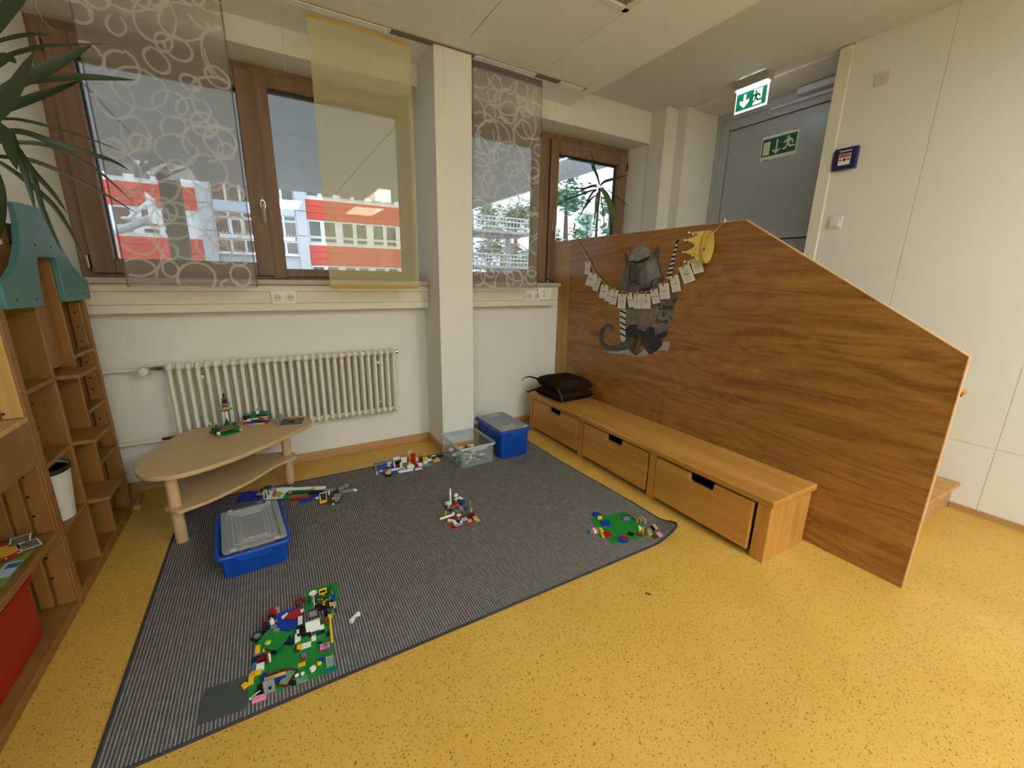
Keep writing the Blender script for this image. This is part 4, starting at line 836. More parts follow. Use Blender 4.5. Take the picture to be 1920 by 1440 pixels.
tx = q.x; MB().sphere((tx, 3.12, 1.316), (.02, .02, .018), 12, 8).build('ornament_body', BLACK, t, 60); MB().sphere((tx-.012, 3.10, 1.308), (.014, .012, .011), 10, 8).build('ornament_foot', CHROME, t, 60); MB().tube([(tx, 3.12, 1.33), (tx+.002, 3.13, 1.36), (tx+.006, 3.14, 1.40)], .001, 5).build('ornament_wire', CHROME, t)

# ------------------------------------------------------------------ rug
RX0, RX1, RY0, RY1, RT = -.553, 1.775, 1.252, 2.857, .006
def rugz(x, y):
    d = math.hypot(max(0, x-(RX1-.10)), 0) ; e = max(0, (RY0+.16)-y)
    return .05*(max(0, x-(RX1-.17))/.17)**1.6*(e/.16)**1.3
def rugp(x, y):
    x += .04*max(0, (x-RX0)/(RX1-RX0))**4*min(1, max(0, (2.3-y)/.7))
    r = .05; cx, cy = RX1+.04-r, RY0+r
    if x > cx and y < cy:
        dx, dy = (x-cx)/r, (cy-y)/r; mxx = max(dx, dy); l = math.hypot(dx, dy)
        if l > 0: x, y = cx+dx*mxx/l*r, cy-dy*mxx/l*r
    z = rugz(x, y)
    wob = .002*math.sin(x*2.4+1)*(1 if y < RY0+.02 else .3)
    return Vector((x - z*.35, y + wob*(1 if y < RY0+.3 else 0), z+.0005))
ru = thing('area_rug', 'grey finely striped woven rug on the yellow floor', 'rug', ((RX0+RX1)/2, (RY0+RY1)/2, 0))
nx, ny = 92, 63; vs = []; fs = []
for s in (1, 0):
    for j in range(ny+1):
        for i in range(nx+1):
            p = rugp(RX0+(RX1-RX0)*i/nx, RY0+(RY1-RY0)*j/ny); vs.append(p+Vector((0, 0, RT*s)))
n = (nx+1)*(ny+1)
for j in range(ny):
    for i in range(nx):
        a = j*(nx+1)+i; fs.append((a, a+1, a+nx+2, a+nx+1)); fs.append((a+n+nx+1, a+n+nx+2, a+n+1, a+n))
m = MB().add(vs, fs).build('rug_weave', RUG, ru, 60)
per = [(RX0+(RX1-RX0)*i/nx, RY0) for i in range(nx+1)]+[(RX1, RY0+(RY1-RY0)*j/ny) for j in range(1, ny+1)]+[(RX1-(RX1-RX0)*i/nx, RY1) for i in range(1, nx+1)]+[(RX0, RY1-(RY1-RY0)*j/ny) for j in range(1, ny+1)]
MB().tube([rugp(*p)+Vector((0, 0, RT*.5+.001)) for p in per], .0052, 6).build('rug_binding', mat('rug_binding_dark', '34333a', .9), ru, 60)
RZ = RT+.0006
q = Z(1215, 1114); o = MB().obox((q.x, q.y, .0021), (.007, .022, .004), Matrix.Rotation(.5, 3, 'Z')).build('floor_chip', mat('chip_dark', '5a4a20', .8)); tag(o, 'tiny dark chip lying on the open yellow floor', 'crumb')

# ------------------------------------------------------------------ storage tubs
def rrect(w, l, r, n=5):
    out = []
    for cx, cy, a0 in ((w/2-r, l/2-r, 0), (-w/2+r, l/2-r, 90), (-w/2+r, -l/2+r, 180), (w/2-r, -l/2+r, 270)):
        for k in range(n+1): a = math.radians(a0+90*k/n); out.append((cx+r*math.cos(a), cy+r*math.sin(a)))
    return out
def loft(levels, c, rot, close=True):
    m = MB(); R = Matrix.Rotation(rot, 3, 'Z'); vs = []; n = len(levels[0][0])
    for pts, z in levels: vs += [Vector(c)+R @ Vector((x, y, z)) for x, y in pts]
    fs = [(i*n+j, i*n+(j+1) % n, (i+1)*n+(j+1) % n, (i+1)*n+j) for i in range(len(levels)-1) for j in range(n)]
    if close: fs += [list(range(n))[::-1], [(len(levels)-1)*n+j for j in range(n)]]
    return m.add(vs, fs)
def tub(cx, cy, z0, rot, w, l, h, mm, inset, label, name='storage_tub', rim=.018, rimm=None):
    t = thing(name, label, 'storage box', (cx, cy, z0)); c = (cx, cy, z0); wi, li = w-2*rim, l-2*rim
    loft([(rrect(wi-2*inset+.02, li-2*inset+.02, .03), 0), (rrect(wi-2*inset+.03, li-2*inset+.03, .026), .006), (rrect(wi, li, .026), h-.002), (rrect(wi-.006, li-.006, .024), h-.002), (rrect(wi-2*inset+.022, li-2*inset+.022, .03), .010), (rrect(.02, .02, .009), .010)], c, rot).build('tub_body', mm, t, 40)
    loft([(rrect(wi+.001, li+.001, .026), h-.018), (rrect(w-.006, l-.006, .028), h-.018), (rrect(w, l, .030), h-.014), (rrect(w, l, .030), h-.004), (rrect(w-.006, l-.006, .028), h), (rrect(wi+.004, li+.004, .026), h), (rrect(wi+.001, li+.001, .026), h-.018)], c, rot, False).build('tub_rim', rimm or mm, t, 40)
    R = Matrix.Rotation(rot, 3, 'Z')
    for s in (-1, 1):
        pr = [(-.078, h-.003), (.078, h-.003), (.058, h-.034), (-.058, h-.034)]; mb = MB(); vs = []
        for yy in (l/2-.012, l/2+.005): vs += [Vector(c)+R @ Vector((x, s*yy, z)) for x, z in pr]
        mb.add(vs, [(0,1,2,3),(7,6,5,4),(0,1,5,4),(1,2,6,5),(2,3,7,6),(3,0,4,7)]).build('handle_lip', rimm or mm, t, bevel=.002)
    return t
def lid(t, cx, cy, z, rot, w, l):
    c = (cx, cy, z)
    L_ = loft([(rrect(w-.004, l-.004, .012), 0), (rrect(w, l, .013), .004), (rrect(w, l, .013), .010), (rrect(w-.02, l-.02, .011), .013), (rrect(w-.05, l-.05, .010), .013), (rrect(w-.062, l-.062, .009), .006), (rrect(.02, .02, .008), .006), (rrect(.001, .001, .0004), .006)], c, rot, False).build('lid', LID, t, 40)
    for k, ins in enumerate((.09, .125, .155)):
        pts = rrect(w-ins, l-ins, .012, 2); R = Matrix.Rotation(rot, 3, 'Z'); P = [Vector(c)+R @ Vector((x, y, .0075)) for x, y in pts]
        MB().tube(P+P[:1], .0016, 5).build('lid_rib', LIDRIB, L_)
    R = Matrix.Rotation(rot, 3, 'Z')
    for sx, sy in ((0, 1), (0, -1)):
        for dx in (-.085, .085): MB().obox(Vector(c)+R @ Vector((dx, sy*(l/2-.006), .012)), (.022, .016, .006), R).build('lid_tab', LIDRIB, L_, bevel=.002)
    return L_
ra = math.radians(4.0)
tA = tub(-.186, 2.192, RZ, ra, .302, .437, .122, BLUE, .02, 'shallow blue storage box with milky lid near the low table'); lid(tA, -.182, 2.195, RZ+.1225, ra+.02, .255, .392)
rb = math.radians(2.2)
tB = tub(1.505, 2.722, RZ, rb, .284, .436, .222, BLUE, .022, 'deep blue storage box with milky lid beside the bench'); lid(tB, 1.500, 2.725, RZ+.2225, rb, .245, .40)
rc = math.radians(1.7)
tC = tub(1.192, 2.69, RZ, rc, .296, .366, .158, CLEAR, .014, 'clear plastic box filled with toy bricks by the pier', rim=.012, rimm=m_frost('clear_rim_plastic', 'dfe4e4', .42, .2))

# ------------------------------------------------------------------ low table
TZ = .395
top = [Z(*q, TZ) for q in ((250,880),(262,862),(290,841),(325,819),(362,802),(410,792),(470,786),(530,781),(565,779),(580,783),(585,789),(577,797),(545,813),(513,828),(447,855),(380,878),(330,891),(290,895),(262,892))]
top = [(p.x, min(p.y, 3.075)) for p in top]
def smooth(P, n=5):
    out = []; k = len(P)
    for i in range(k):
        p0, p1, p2, p3 = [Vector((*P[(i+d_) % k], 0)) for d_ in (-1, 0, 1, 2)]
        for q in range(n):
            t = q/n; v = .5*((2*p1)+(p2-p0)*t+(2*p0-5*p1+4*p2-p3)*t*t+(3*p1-p0-3*p2+p3)*t**3); out.append((v.x, v.y))
    return out
top = smooth(top)
tb = thing('low_table', 'low pale beech table with curved triangular top by the radiator', 'table', (-.25, 2.75, 0))
MB().prism(top[::-1], 'z', TZ-.024, TZ).build('table_top', TABLEW, tb, bevel=.006, seg=3)
shf = [Z(*q, .205) for q in ((311,945),(316,956),(332,960),(350,954),(400,935),(470,901),(520,871),(550,859),(556,852),(545,847),(500,849),(430,858),(345,885))]
MB().prism(smooth([(p.x, p.y) for p in shf]), 'z', .187, .205).build('lower_shelf', TABLEW, tb, bevel=.005, seg=2)
for x, y in ((-.506, 2.435), (.004, 2.872), (-.42, 2.93)): MB().cyl((x, y, RZ if y < 2.86 and x > RX0+.02 else 0), (x, y, TZ-.0242), .0265, 20).build('leg', TABLEW, tb, 40)

# ------------------------------------------------------------------ toy bricks
BC = {'red': 'b3140f', 'dred': '6d1214', 'blue': '0d3fa6', 'navy': '14233f', 'yellow': 'f0c419', 'white': 'efeee6', 'green': '1f8a3a', 'dgreen': '12532c', 'lime': '9fc02a', 'black': '151413', 'grey': '8f9494', 'dgrey': '4d5150', 'tan': 'cdb57a', 'brown': '5a3320', 'orange': 'e0702a', 'pink': 'e58fb4', 'magenta': '9c2f62', 'lav': '8a74a8', 'lblue': '6ea9cf', 'mblue': '4f7fb5', 'teal': '0f7a6e', 'dtan': '8f7a55'}
def BM(c): return mat('toy_'+c, BC[c], .28, spec=.5)
CLG = m_frost('toy_clear_green', '9cc3a8', .45, .15); CLW = m_frost('toy_clear', 'd9e2e2', .3, .1)
_bc = {}
U, PH = .008, .0032
def bmesh_of(nx, ny, hp, studs, c):
    k = (nx, ny, hp, studs, c)
    if k not in _bc:
        m = MB(); h = hp*PH; m.box(-nx*U/2+.0001, nx*U/2-.0001, -ny*U/2+.0001, ny*U/2-.0001, 0, h)
        if studs:
            for i in range(int(nx)):
                for j in range(int(ny)):
                    m.cyl(((i+.5)*U-nx*U/2, (j+.5)*U-ny*U/2, h), ((i+.5)*U-nx*U/2, (j+.5)*U-ny*U/2, h+.0018), .0024, 6)
        me = m.mesh('toy_brick'); me.materials.append(BM(c) if isinstance(c, str) and c in BC else MT2[c]); _bc[k] = me
    return _bc[k]
MT2 = {'clear_green': CLG, 'clear': CLW}
def brick(parent, p, nx, ny, hp, c, rot=0.0, studs=True, tilt=(0, 0), name='brick'):
    o = inst(name, bmesh_of(nx, ny, hp, studs, c), p, parent, (math.radians(tilt[0]), math.radians(tilt[1]), math.radians(rot))); return o
def loose(p, nx, ny, hp, c, rot, label, tilt=(0, 0), group=None, studs=True):
    o = brick(None, p, nx, ny, hp, c, rot, studs, tilt, 'toy_brick'); tag(o, label, 'toy brick', group); return o
def plate(parent, c, nx, ny, col, rot, name='baseplate', th=.0016):
    m = MB(); m.box(-nx*U/2, nx*U/2, -ny*U/2, ny*U/2, 0, th)
    for i in range(nx):
        for j in range(ny):
            x, y = (i+.5)*U-nx*U/2, (j+.5)*U-ny*U/2; vs = [(x+.0024*math.cos(PI/3*k), y+.0024*math.sin(PI/3*k), z) for z in (th, th+.0017) for k in range(6)]
            m.add(vs, [(6,7,8,9,10,11)]+[(k, (k+1) % 6, (k+1) % 6+6, k+6) for k in range(6)])
    me = m.mesh(name); me.materials.append(BM(col)); return inst(name, me, c, parent, (0, 0, math.radians(rot)))
def tree(parent, p, h=.028, r=.011):
    m = MB(); 
    for i in range(4): m.cyl((p.x, p.y, p.z+h*(.1+.2*i)), (p.x, p.y, p.z+h*(.42+.2*i)), r*(1-.2*i), 8, r*.25*(1-.2*i))
    return m.build('toy_tree', BM('dgreen'), parent)
def disht(parent, p, h, r, c='white'):
    MB().cyl(p, p+Vector((0, 0, h)), .0018, 6).build('pole', BM(c), parent)
    o = MB().lathe([(0, 0), (r*.5, .0015), (r, .004), (r, .005), (r*.5, .0028), (0, .0015)], p+Vector((0, 0, h)), 16); return o.build('dish', BM(c), parent, 40)
def fig(parent, p, torso='white', legs='navy', head='yellow', rot=0):
    brick(parent, p, 2, 1, 3.5, legs, rot, False, name='figure_legs'); brick(parent, p+Vector((0, 0, .0113)), 1.8, .9, 3.8, torso, rot, False, name='figure_torso')
    MB().lathe([(0, 0), (.0038, .001), (.0042, .005), (.003, .0075), (0, .008)], p+Vector((0, 0, .0236)), 10).build('figure_head', BM(head), parent, 40)
def wframe(parent, c, w, h, col, rot, pane=None, flatlay=False, th=.006):
    R = Matrix.Rotation(math.radians(rot), 3, 'Z'); 
    if flatlay: R = R @ Matrix.Rotation(PI/2, 3, 'X')
    m = MB(); b = .0032; c = Vector(c)
    for dx, dz, sx, sz in ((-w/2+b/2, 0, b, h), (w/2-b/2, 0, b, h), (0, -h/2+b/2, w, b), (0, h/2-b/2, w, b)): m.obox(c+R @ Vector((dx, 0, dz)), (sx, th, sz), R)
    o = m.build('window_piece', BM(col), parent)
    if pane: MB().obox(c, (w-2*b, .001, h-2*b), R).build('clear_pane', pane, o)
    return o
ZB = RZ+.0016     # top of a baseplate on the rug
# --- big landscape in the foreground
def P1(x, y, z=ZB): return Z(440+x/5.538, 1070+y/5.538, z)
ld = thing('brick_landscape', 'large green toy brick landscape on the rug in the foreground', 'toy bricks', (-.055, 1.426, RZ))
RG = -4.2
plate(ld, (-.055, 1.426, RZ), 32, 32, 'green', RG); plate(ld, (.066, 1.683, RZ), 16, 16, 'green', RG-2)
def L(x, y, nx, ny, hp, c, rot=RG, z=0, **k):
    zt = ZB+z+hp*PH; p = Z(440+x/5.538, 1070+y/5.538, zt); p.z = ZB+z; return brick(ld, p, nx, ny, hp, c, rot, **k)
for a in [(225,1050,4,2,3,'yellow'),(172,1110,2,5,3,'yellow'),(305,1105,2,5,4,'blue'),(275,1215,3,4,3,'black'),(255,1312,5,2,3,'pink'),(420,1128,8,1,3,'blue'),(690,1130,5,3,1,'clear_green'),(900,915,2,2,3,'blue'),(985,930,3,5,3,'clear'),(1000,1030,5,2,1,'teal'),(695,972,3,2,1,'yellow'),(720,872,2,2,3,'lav'),(935,790,4,2,3,'magenta'),(730,775,5,3,1,'white'),(670,782,2,2,4,'yellow'),(648,800,2,4,2,'dred'),(635,690,1,4,4,'white'),(660,700,2,2,3,'white'),(655,625,1,2,5,'white'),(820,690,2,4,1,'white'),(700,655,7,2,3,'black'),(700,600,4,3,2,'navy'),(680,510,2,5,4,'white'),(675,580,3,2,3,'black'),(905,575,2,2,3,'white'),(850,650,7,2,1,'black'),(255,905,6,3,3,'navy'),(275,908,3,2,5,'dred'),(265,985,3,3,4,'white'),(207,990,2,4,2,'mblue'),(235,850,3,2,2,'lav'),(240,800,2,3,6,'yellow'),(975,650,2,3,1,'navy'),(300,815,1,1,3,'yellow'),(385,1190,2,2,1,'black'),(880,745,2,1,1,'black')]: L(*a)
L(420,1100,8,1,1,'magenta', z=3*PH); L(420,1078,8,1,3,'tan', z=4*PH); L(430,1058,8,1,1,'dred', z=7*PH, studs=False); L(935,770,4,2,3,'pink', z=3*PH); L(950,762,1,2,3,'lav', z=6*PH)
p = P1(368, 1262); MB().obox(Vector((p.x, p.y, ZB+.0245)), (.032, .007, .048), Matrix.Rotation(math.radians(RG+3), 3, 'Z')).build('wall_panel_piece', BM('grey'), ld, bevel=.0008); q = P1(368, 1218, ZB+.024); MB().obox(Vector((q.x, q.y, q.z)) + Vector((0, -.0, 0)), (.008, .0012, .010), Matrix.Rotation(math.radians(RG+3), 3, 'Z')).build('arch_hole', BM('black'), ld)
a, b = P1(180, 1310, ZB+.004), P1(262, 1248, ZB+.02); MB().tube([a, b], .0018, 6).build('bar', BM('white'), ld); MB().sphere(P1(163, 1330, ZB+.003), .004, 8, 6).build('round_piece', BM('white'), ld)
wframe(ld, P1(550, 1110, ZB+.006), .036, .060, 'dred', RG-32, CLG, True)
for x, y in ((645, 1083), (705, 1065)):
    p = P1(x, y, ZB+.014); MB().lathe([(0, 0), (.003, 0), (.0065, .003), (.0065, .006), (0, .006)], p-Vector((0, 0, .006)), 12).build('flower_piece', BM('white'), ld); MB().cyl((p.x, p.y, ZB), p-Vector((0, 0, .006)), .002, 6).build('pole', BM('green'), ld)
wframe(ld, P1(605, 1165, ZB+.008), .02, .016, 'black', RG-25)
for x, y, c in ((825,1012,'yellow'),(880,968,'yellow'),(715,915,'red')): MB().lathe([(0, 0), (.0075, 0), (.0078, .006), (.004, .009), (0, .009)], P1(x, y, ZB), 12).build('round_piece', BM(c), ld, 40)
L(808,1008,2,2,3,'white', rot=20); 
p = P1(820, 632); MB().obox(Vector((p.x, p.y, ZB+.026)), (.050, .0078, .046), Matrix.Rotation(math.radians(RG+4), 3, 'Z')).build('wall_panel_piece', BM('white'), ld, bevel=.0008)
for k in range(6): MB().cyl(p+Vector((-.02+.008*k, .0012*k-.003-.0012*k*1.5, .049)), p+Vector((-.02+.008*k, .0012*k-.003-.0012*k*1.5, .0508)), .0024, 6).build('stud', BM('white'), ld)
a, b = P1(990, 470, ZB+.006), P1(1012, 742, ZB+.004); dv = (b-a); mid = (a+b)/2; MB().obox(mid, (.0085, dv.length, .008), Matrix.Rotation(math.atan2(dv.y, dv.x)-PI/2, 3, 'Z')).build('long_beam', BM('yellow'), ld, bevel=.0006); MB().obox(a, (.016, .014, .010), Matrix.Rotation(math.radians(RG), 3, 'Z')).build('beam_end', BM('yellow'), ld, bevel=.001)
MB().tube([P1(905, 540, ZB+.004), P1(930, 500, ZB+.02), P1(960, 490, ZB+.02), P1(940, 530, ZB+.012), P1(950, 560, ZB+.004), P1(965, 510, ZB+.01)], .002, 6).build('curled_bar', BM('red'), ld)
# blue sub-plate with the red wing
plate(ld, (P1(555, 520).x, P1(555, 520).y, ZB+.001), 13, 14, 'blue', RG+6, th=.0032)
wz = ZB+.012; MB().prism([(P1(*q, wz).x, P1(*q, wz).y) for q in ((518, 492), (560, 440), (685, 372), (690, 460), (600, 500))], 'z', wz-.004, wz).build('wing_plate', BM('red'), ld, bevel=.0006)
for q in (((482, 478), (545, 432), (552, 440), (505, 485)), ((680, 405), (715, 390), (712, 405), (685, 425))): MB().prism([(P1(*k, wz+.001).x, P1(*k, wz+.001).y) for k in q], 'z', wz-.008, wz+.001).build('fin_piece', BM('white'), ld)
p = P1(540, 470); MB().cyl((p.x+.01, p.y, ZB+.003), (p.x+.01, p.y, wz-.004), .006, 8).build('wing_support', BM('dgrey'), ld)
for (x, y, nx, ny, hp, c, z) in ((295,510,1,5,9,'dred',0),(400,400,3,3,6,'red',0),(440,380,2,1,8,'grey',0),(445,425,1,1,3,'grey',0),(335,560,4,3,3,'navy',0),(380,470,3,3,2,'navy',0)): L(x, y, nx, ny, hp, c, rot=RG+8, z=z)
fig(ld, P1(390, 560, ZB+.006), 'white', 'white', 'yellow', 30); MB().sphere(P1(430, 520, ZB+.01), .005, 8, 6).build('round_piece', BM('orange'), ld)
wframe(ld, P1(672, 325, ZB+.010), .032, .026, 'dred', RG+18, m_frost('toy_clear_red', 'a84a45', .5, .2), True)
# small raised green plate on dark blue bricks
pc = P1(400, 715, ZB+.016); plate(ld, (pc.x, pc.y, ZB+.0145), 12, 10, 'green', RG-32, th=.0016)
for x, y, r_ in ((270,705,-36),(510,690,-36),(430,800,55),(552,722,-36),(325,595,55),(470,640,-36),(215,665,55)): L(x, y, 5 if r_ < 0 else 4, 2, 4.4, 'navy', rot=r_)
for x, y in ((430,610),(400,575),(228,668)): L(x, y, 2, 2, 3, 'clear_green', rot=-36, z=.0142)
MB().sphere(P1(345, 745, ZB+.020), (.012, .011, .008), 8, 5).build('bush_piece', BM('lime'), ld)
p = P1(357, 960); MB().lathe([(0, 0), (.010, .004), (.012, .024), (.010, .046), (0, .052)], Vector((p.x, p.y, ZB)), 14, .45, .9).build('shell_piece', BM('red'), ld, 40); MB().lathe([(0, .006), (.009, .01), (.010, .024), (.008, .042), (0, .046)], Vector((p.x+.004, p.y-.003, ZB)), 14, .45, .7).build('shell_inside', BM('white'), ld, 40)
# garden on the upper right plate
for x, y, h in ((800, 320, .042), (1005, 240, .045), (1015, 450, .034), (985, 300, .03)): tree(ld, P1(x, y), h, .016)
disht(ld, P1(830, 365), .058, .0155); MB().lathe([(0, 0), (.012, 0), (.012, .003), (0, .003)], P1(832, 368), 14).build('round_piece', CLW, ld)
p = P1(920, 275); MB().obox(Vector((p.x, p.y, ZB+.030)), (.030, .006, .024), Matrix.Rotation(.05, 3, 'Z')).build('sign_piece', BM('yellow'), ld, bevel=.0006); MB().obox(Vector((p.x, p.y-.0034, ZB+.031)), (.022, .001, .010), Matrix.Rotation(.05, 3, 'Z')).build('sign_print', BM('black'), ld); MB().cyl((p.x, p.y, ZB), (p.x, p.y, ZB+.019), .003, 6).build('pole', BM('yellow'), ld)
L(930,362,9,5,1,'black'); L(1015,268,3,3,3,'blue'); L(1018,340,3,2,3,'tan'); L(890,285,5,3,2,'dgreen')
random.seed(4)
for x, y, c in ((905,300,'pink'),(925,325,'yellow'),(945,340,'red'),(900,340,'red'),(975,270,'green'),(960,300,'orange'),(990,335,'yellow'),(925,350,'white'),(880,320,'green'),(955,365,'dred'),(975,245,'green'),(1035,378,'white'),(870,300,'pink'),(940,310,'lime')): MB().sphere(P1(x, y, ZB+.012), (.0042, .0042, .0036), 7, 5).build('flower_piece', BM(c), ld, 60)
wframe(ld, P1(815, 445, ZB+.018), .036, .036, 'dred', RG, CLG); fig(ld, P1(950, 470, ZB), 'black', 'black', 'black')
p = P1(815, 500); 
# --- dark grey plate and stray pieces
g1 = plate(None, (-.257, 1.352, RZ), 16, 16, 'dgrey', RG-1); g1.name = 'toy_baseplate'; tag(g1, 'empty dark grey toy baseplate on the rug corner', 'toy baseplate')
loose(P1(108, 1205, ZB+.0018), 2, 2, 3, 'yellow', 30, 'single yellow toy brick on the dark grey baseplate')
p = P1(1250, 500, RZ); R = Matrix.Rotation(math.radians(38), 3, 'Z'); m = MB(); pr = [(-.024, 0), (-.014, 0), (-.011, .006), (-.004, .0095), (.004, .0095), (.011, .006), (.014, 0), (.024, 0), (.024, .013), (-.024, .013)]
vs = [p + R @ Vector((x, y, z)) for y in (-.0065, .0065) for x, z in [(a_, b_) for a_, b_ in pr]]; n = len(pr)
m.add(vs, [list(range(n))[::-1], [i+n for i in range(n)]]+[(i, (i+1) % n, (i+1) % n+n, i+n) for i in range(n)]); o = m.build('toy_brick', BM('white')); tag(o, 'single white arched toy brick lying on the rug beside the landscape', 'toy brick')
p = Z(680+560/5.647, 760+800/5.647, RZ); loose(p, 3, 2, 2, 'red', 40, 'single small red toy brick alone on the rug')

# --- green plate near the curled rug corner
def P5(x, y, z=ZB): return Z(1080+x/9.6, 940+y/9.6, z)
rg2 = thing('brick_garden', 'green toy baseplate with few bricks near the curled rug corner', 'toy bricks', (1.565, 1.443, RZ))
R2 = -11.0; plate(rg2, (1.556, 1.452, RZ), 31, 31, 'green', R2)
def G(x, y, nx, ny, hp, c, rot=R2, z=0, **k):
    zt = ZB+z+hp*PH; p = Z(1080+x/9.6, 940+y/9.6, zt); p.z = ZB+z; return brick(rg2, p, nx, ny, hp, c, rot, **k)
G(530,380,6,6,3,'blue',-25); G(900,285,5,3,4,'lav',-15); G(900,252,5,1,4.4,'black',-15); G(1145,590,2,4,3,'red',20); G(985,580,4,4,1,'black',30,studs=False); G(560,578,6,5,2,'red',-8,studs=False)
p = P5(850, 665, ZB+.009); n = 24
for k, c in ((0, 'red'), (1, 'blue')):
    a0 = math.radians(108 if k else -72); MB().prism([(p.x+.029*math.cos(a0+PI*i/n), p.y+.029*math.sin(a0+PI*i/n)) for i in range(n+1)], 'z', ZB+.002, ZB+.009).build('half_disc', BM(c), rg2)
for i, c in enumerate(('white','lime','yellow','red','mblue','yellow','lime')): G(1150+31*i, 462+15*i, 1.6, 3, 6 if i != 1 else 5, c, -22)
G(1075,300,1,4,6,'grey',-16); G(1095,302,1,4,6,'orange',-16); G(1120,305,1,4,5,'dred',-16); G(1140,305,1,4,6,'grey',-16)
p = P5(1205, 385); MB().obox(Vector((p.x, p.y, ZB+.017)), (.006, .040, .030), Matrix.Rotation(math.radians(-6), 3, 'Z')).build('wall_panel_piece', BM('tan'), rg2, bevel=.0006)
G(1330,500,2,2,3,'grey',-20)
loose(P5(370, 265, RZ), 5, 4, 5, 'blue', -15, 'stacked blue toy brick at the left corner of the garden plate'); 
loose(P5(425, 310, ZB), 3, 2, 4, 'yellow', -25, 'yellow toy brick on the left corner of the garden plate')
for i, (x, y, c, lb) in enumerate(((245,560,'mblue','light blue toy brick at the end of the short loose row'),(290,550,'orange','orange toy brick in the short loose row'),(330,545,'white','white toy brick in the short loose row'),(370,535,'grey','grey toy brick nearest the garden plate in the loose row'))):
    loose(P5(x, y, RZ), 1.6, 4, 4, c, -18, lb, group='short row of loose bricks')
loose(P5(445, 545, RZ), 2, 4, 5, 'yellow', -20, 'yellow toy brick leaning at the near edge of the garden plate'); loose(P5(475, 630, RZ), 2, 4, 3, 'lime', -22, 'lime toy brick under the yellow one at the garden plate')
zr = rugz(1.70, 1.36)+RZ+.004
for x, y, nx, ny, hp, c, r_, lb in ((1420,475,2,4,3,'tan',-20,'tan toy brick beyond the colour row at the curled rug corner'),(1385,500,1,4,4,'black',-20,'black toy brick beside the tan one at the curled rug corner'),(1425,625,4,4,1,'brown',-14,'brown flat toy tile at the curled rug corner'),(1500,615,3,4,1,'pink',-14,'pink flat toy tile at the curled rug corner')):
    q = Z(1080+x/9.6, 940+y/9.6, zr); q.z = rugz(q.x+.012, q.y)+RZ+.002; loose(q, nx, ny, hp, c, r_, lb, tilt=(8, -10), studs=hp > 1)

# --- two little vehicles in the middle of the rug
def P4(x, y, z=RZ): return Z(800+x/12, 890+y/12, z)
va = thing('brick_vehicle', 'white and red toy brick vehicle with tall white mast on the rug', 'toy bricks', P4(600, 760))
def V(t, x, y, z, nx, ny, hp, c, rot=18, **k): p = P4(x, y, RZ+z+hp*PH); p.z = RZ+z; return brick(t, p, nx, ny, hp, c, rot, **k)
def wheel(t, x, y, rot=18):
    p = P4(x, y, RZ+.009); R = Matrix.Rotation(math.radians(rot), 3, 'Z'); ax = R @ Vector((0, .006, 0)); MB().cyl(p-ax, p+ax, .009, 14).build('wheel', BM('black'), t, 40); MB().cyl(p-ax*1.05, p+ax*1.05, .005, 10).build('wheel_hub', BM('red'), t, 40)
wheel(va, 545, 790); wheel(va, 450, 735); wheel(va, 780, 660); wheel(va, 700, 640)
V(va,590,700,.009,10,4,1,'grey'); V(va,640,650,.012,8,2,3,'red'); V(va,490,625,.012,3,4,5,'white'); V(va,640,590,.012,9,1,4,'dgreen'); V(va,700,520,.012,6,1,6,'white'); V(va,590,560,.012,3,2,3,'green'); V(va,800,580,.012,3,3,4,'blue'); V(va,790,530,.024,2,2,1,'white')
p = P4(535, 640, RZ+.024); MB().box(p.x-.0045, p.x+.0045, p.y-.0045, p.y+.0045, RZ+.022, RZ+.118).build('mast', BM('white'), va, bevel=.0006); MB().cyl((p.x, p.y, RZ+.118), (p.x, p.y, RZ+.121), .003, 8).build('mast_tip', BM('white'), va)
p = P4(660, 590, RZ+.022); MB().cyl(p, p+Vector((0, 0, .026)), .0016, 6).build('pole', BM('white'), va); m = MB().lathe([(0, 0), (.012, .001), (.012, .003), (0, .003)], (0, 0, 0), 16); c = p+Vector((0, 0, .038)); m.v = [c+Vector((v_.x*.95+v_.z*.3, -v_.z, v_.y*1.1)) for v_ in m.v]; m.build('dish', BM('white'), va, 40); MB().lathe([(0, 0), (.007, 0), (.007, .003), (0, .003)], p-Vector((0, 0, .001)), 12).build('round_piece', BM('white'), va)
vb = thing('brick_boat', 'red-based toy brick model with white crane arm on the rug', 'toy bricks', P4(780, 1080))
a, b, c_ = P4(590, 1235), P4(1190, 1040), P4(440, 1030)
ang = math.degrees(math.atan2(b.y-a.y, b.x-a.x)); ux = (b-a).normalized(); uy = Vector((-ux.y, ux.x, 0))
def W(u, v, z, nx, ny, hp, c, r_=0, **k): p = a+ux*u+uy*v; return brick(vb, Vector((p.x, p.y, RZ+z)), nx, ny, hp, c, ang+r_, **k)
W(.072,.010,0,18,2,2,'red',studs=False); W(.012,.055,0,3,12,2,'red',studs=False); W(.09,.06,0,18,10,1,'dgrey'); W(.152,.010,0,4,2,1,'yellow')
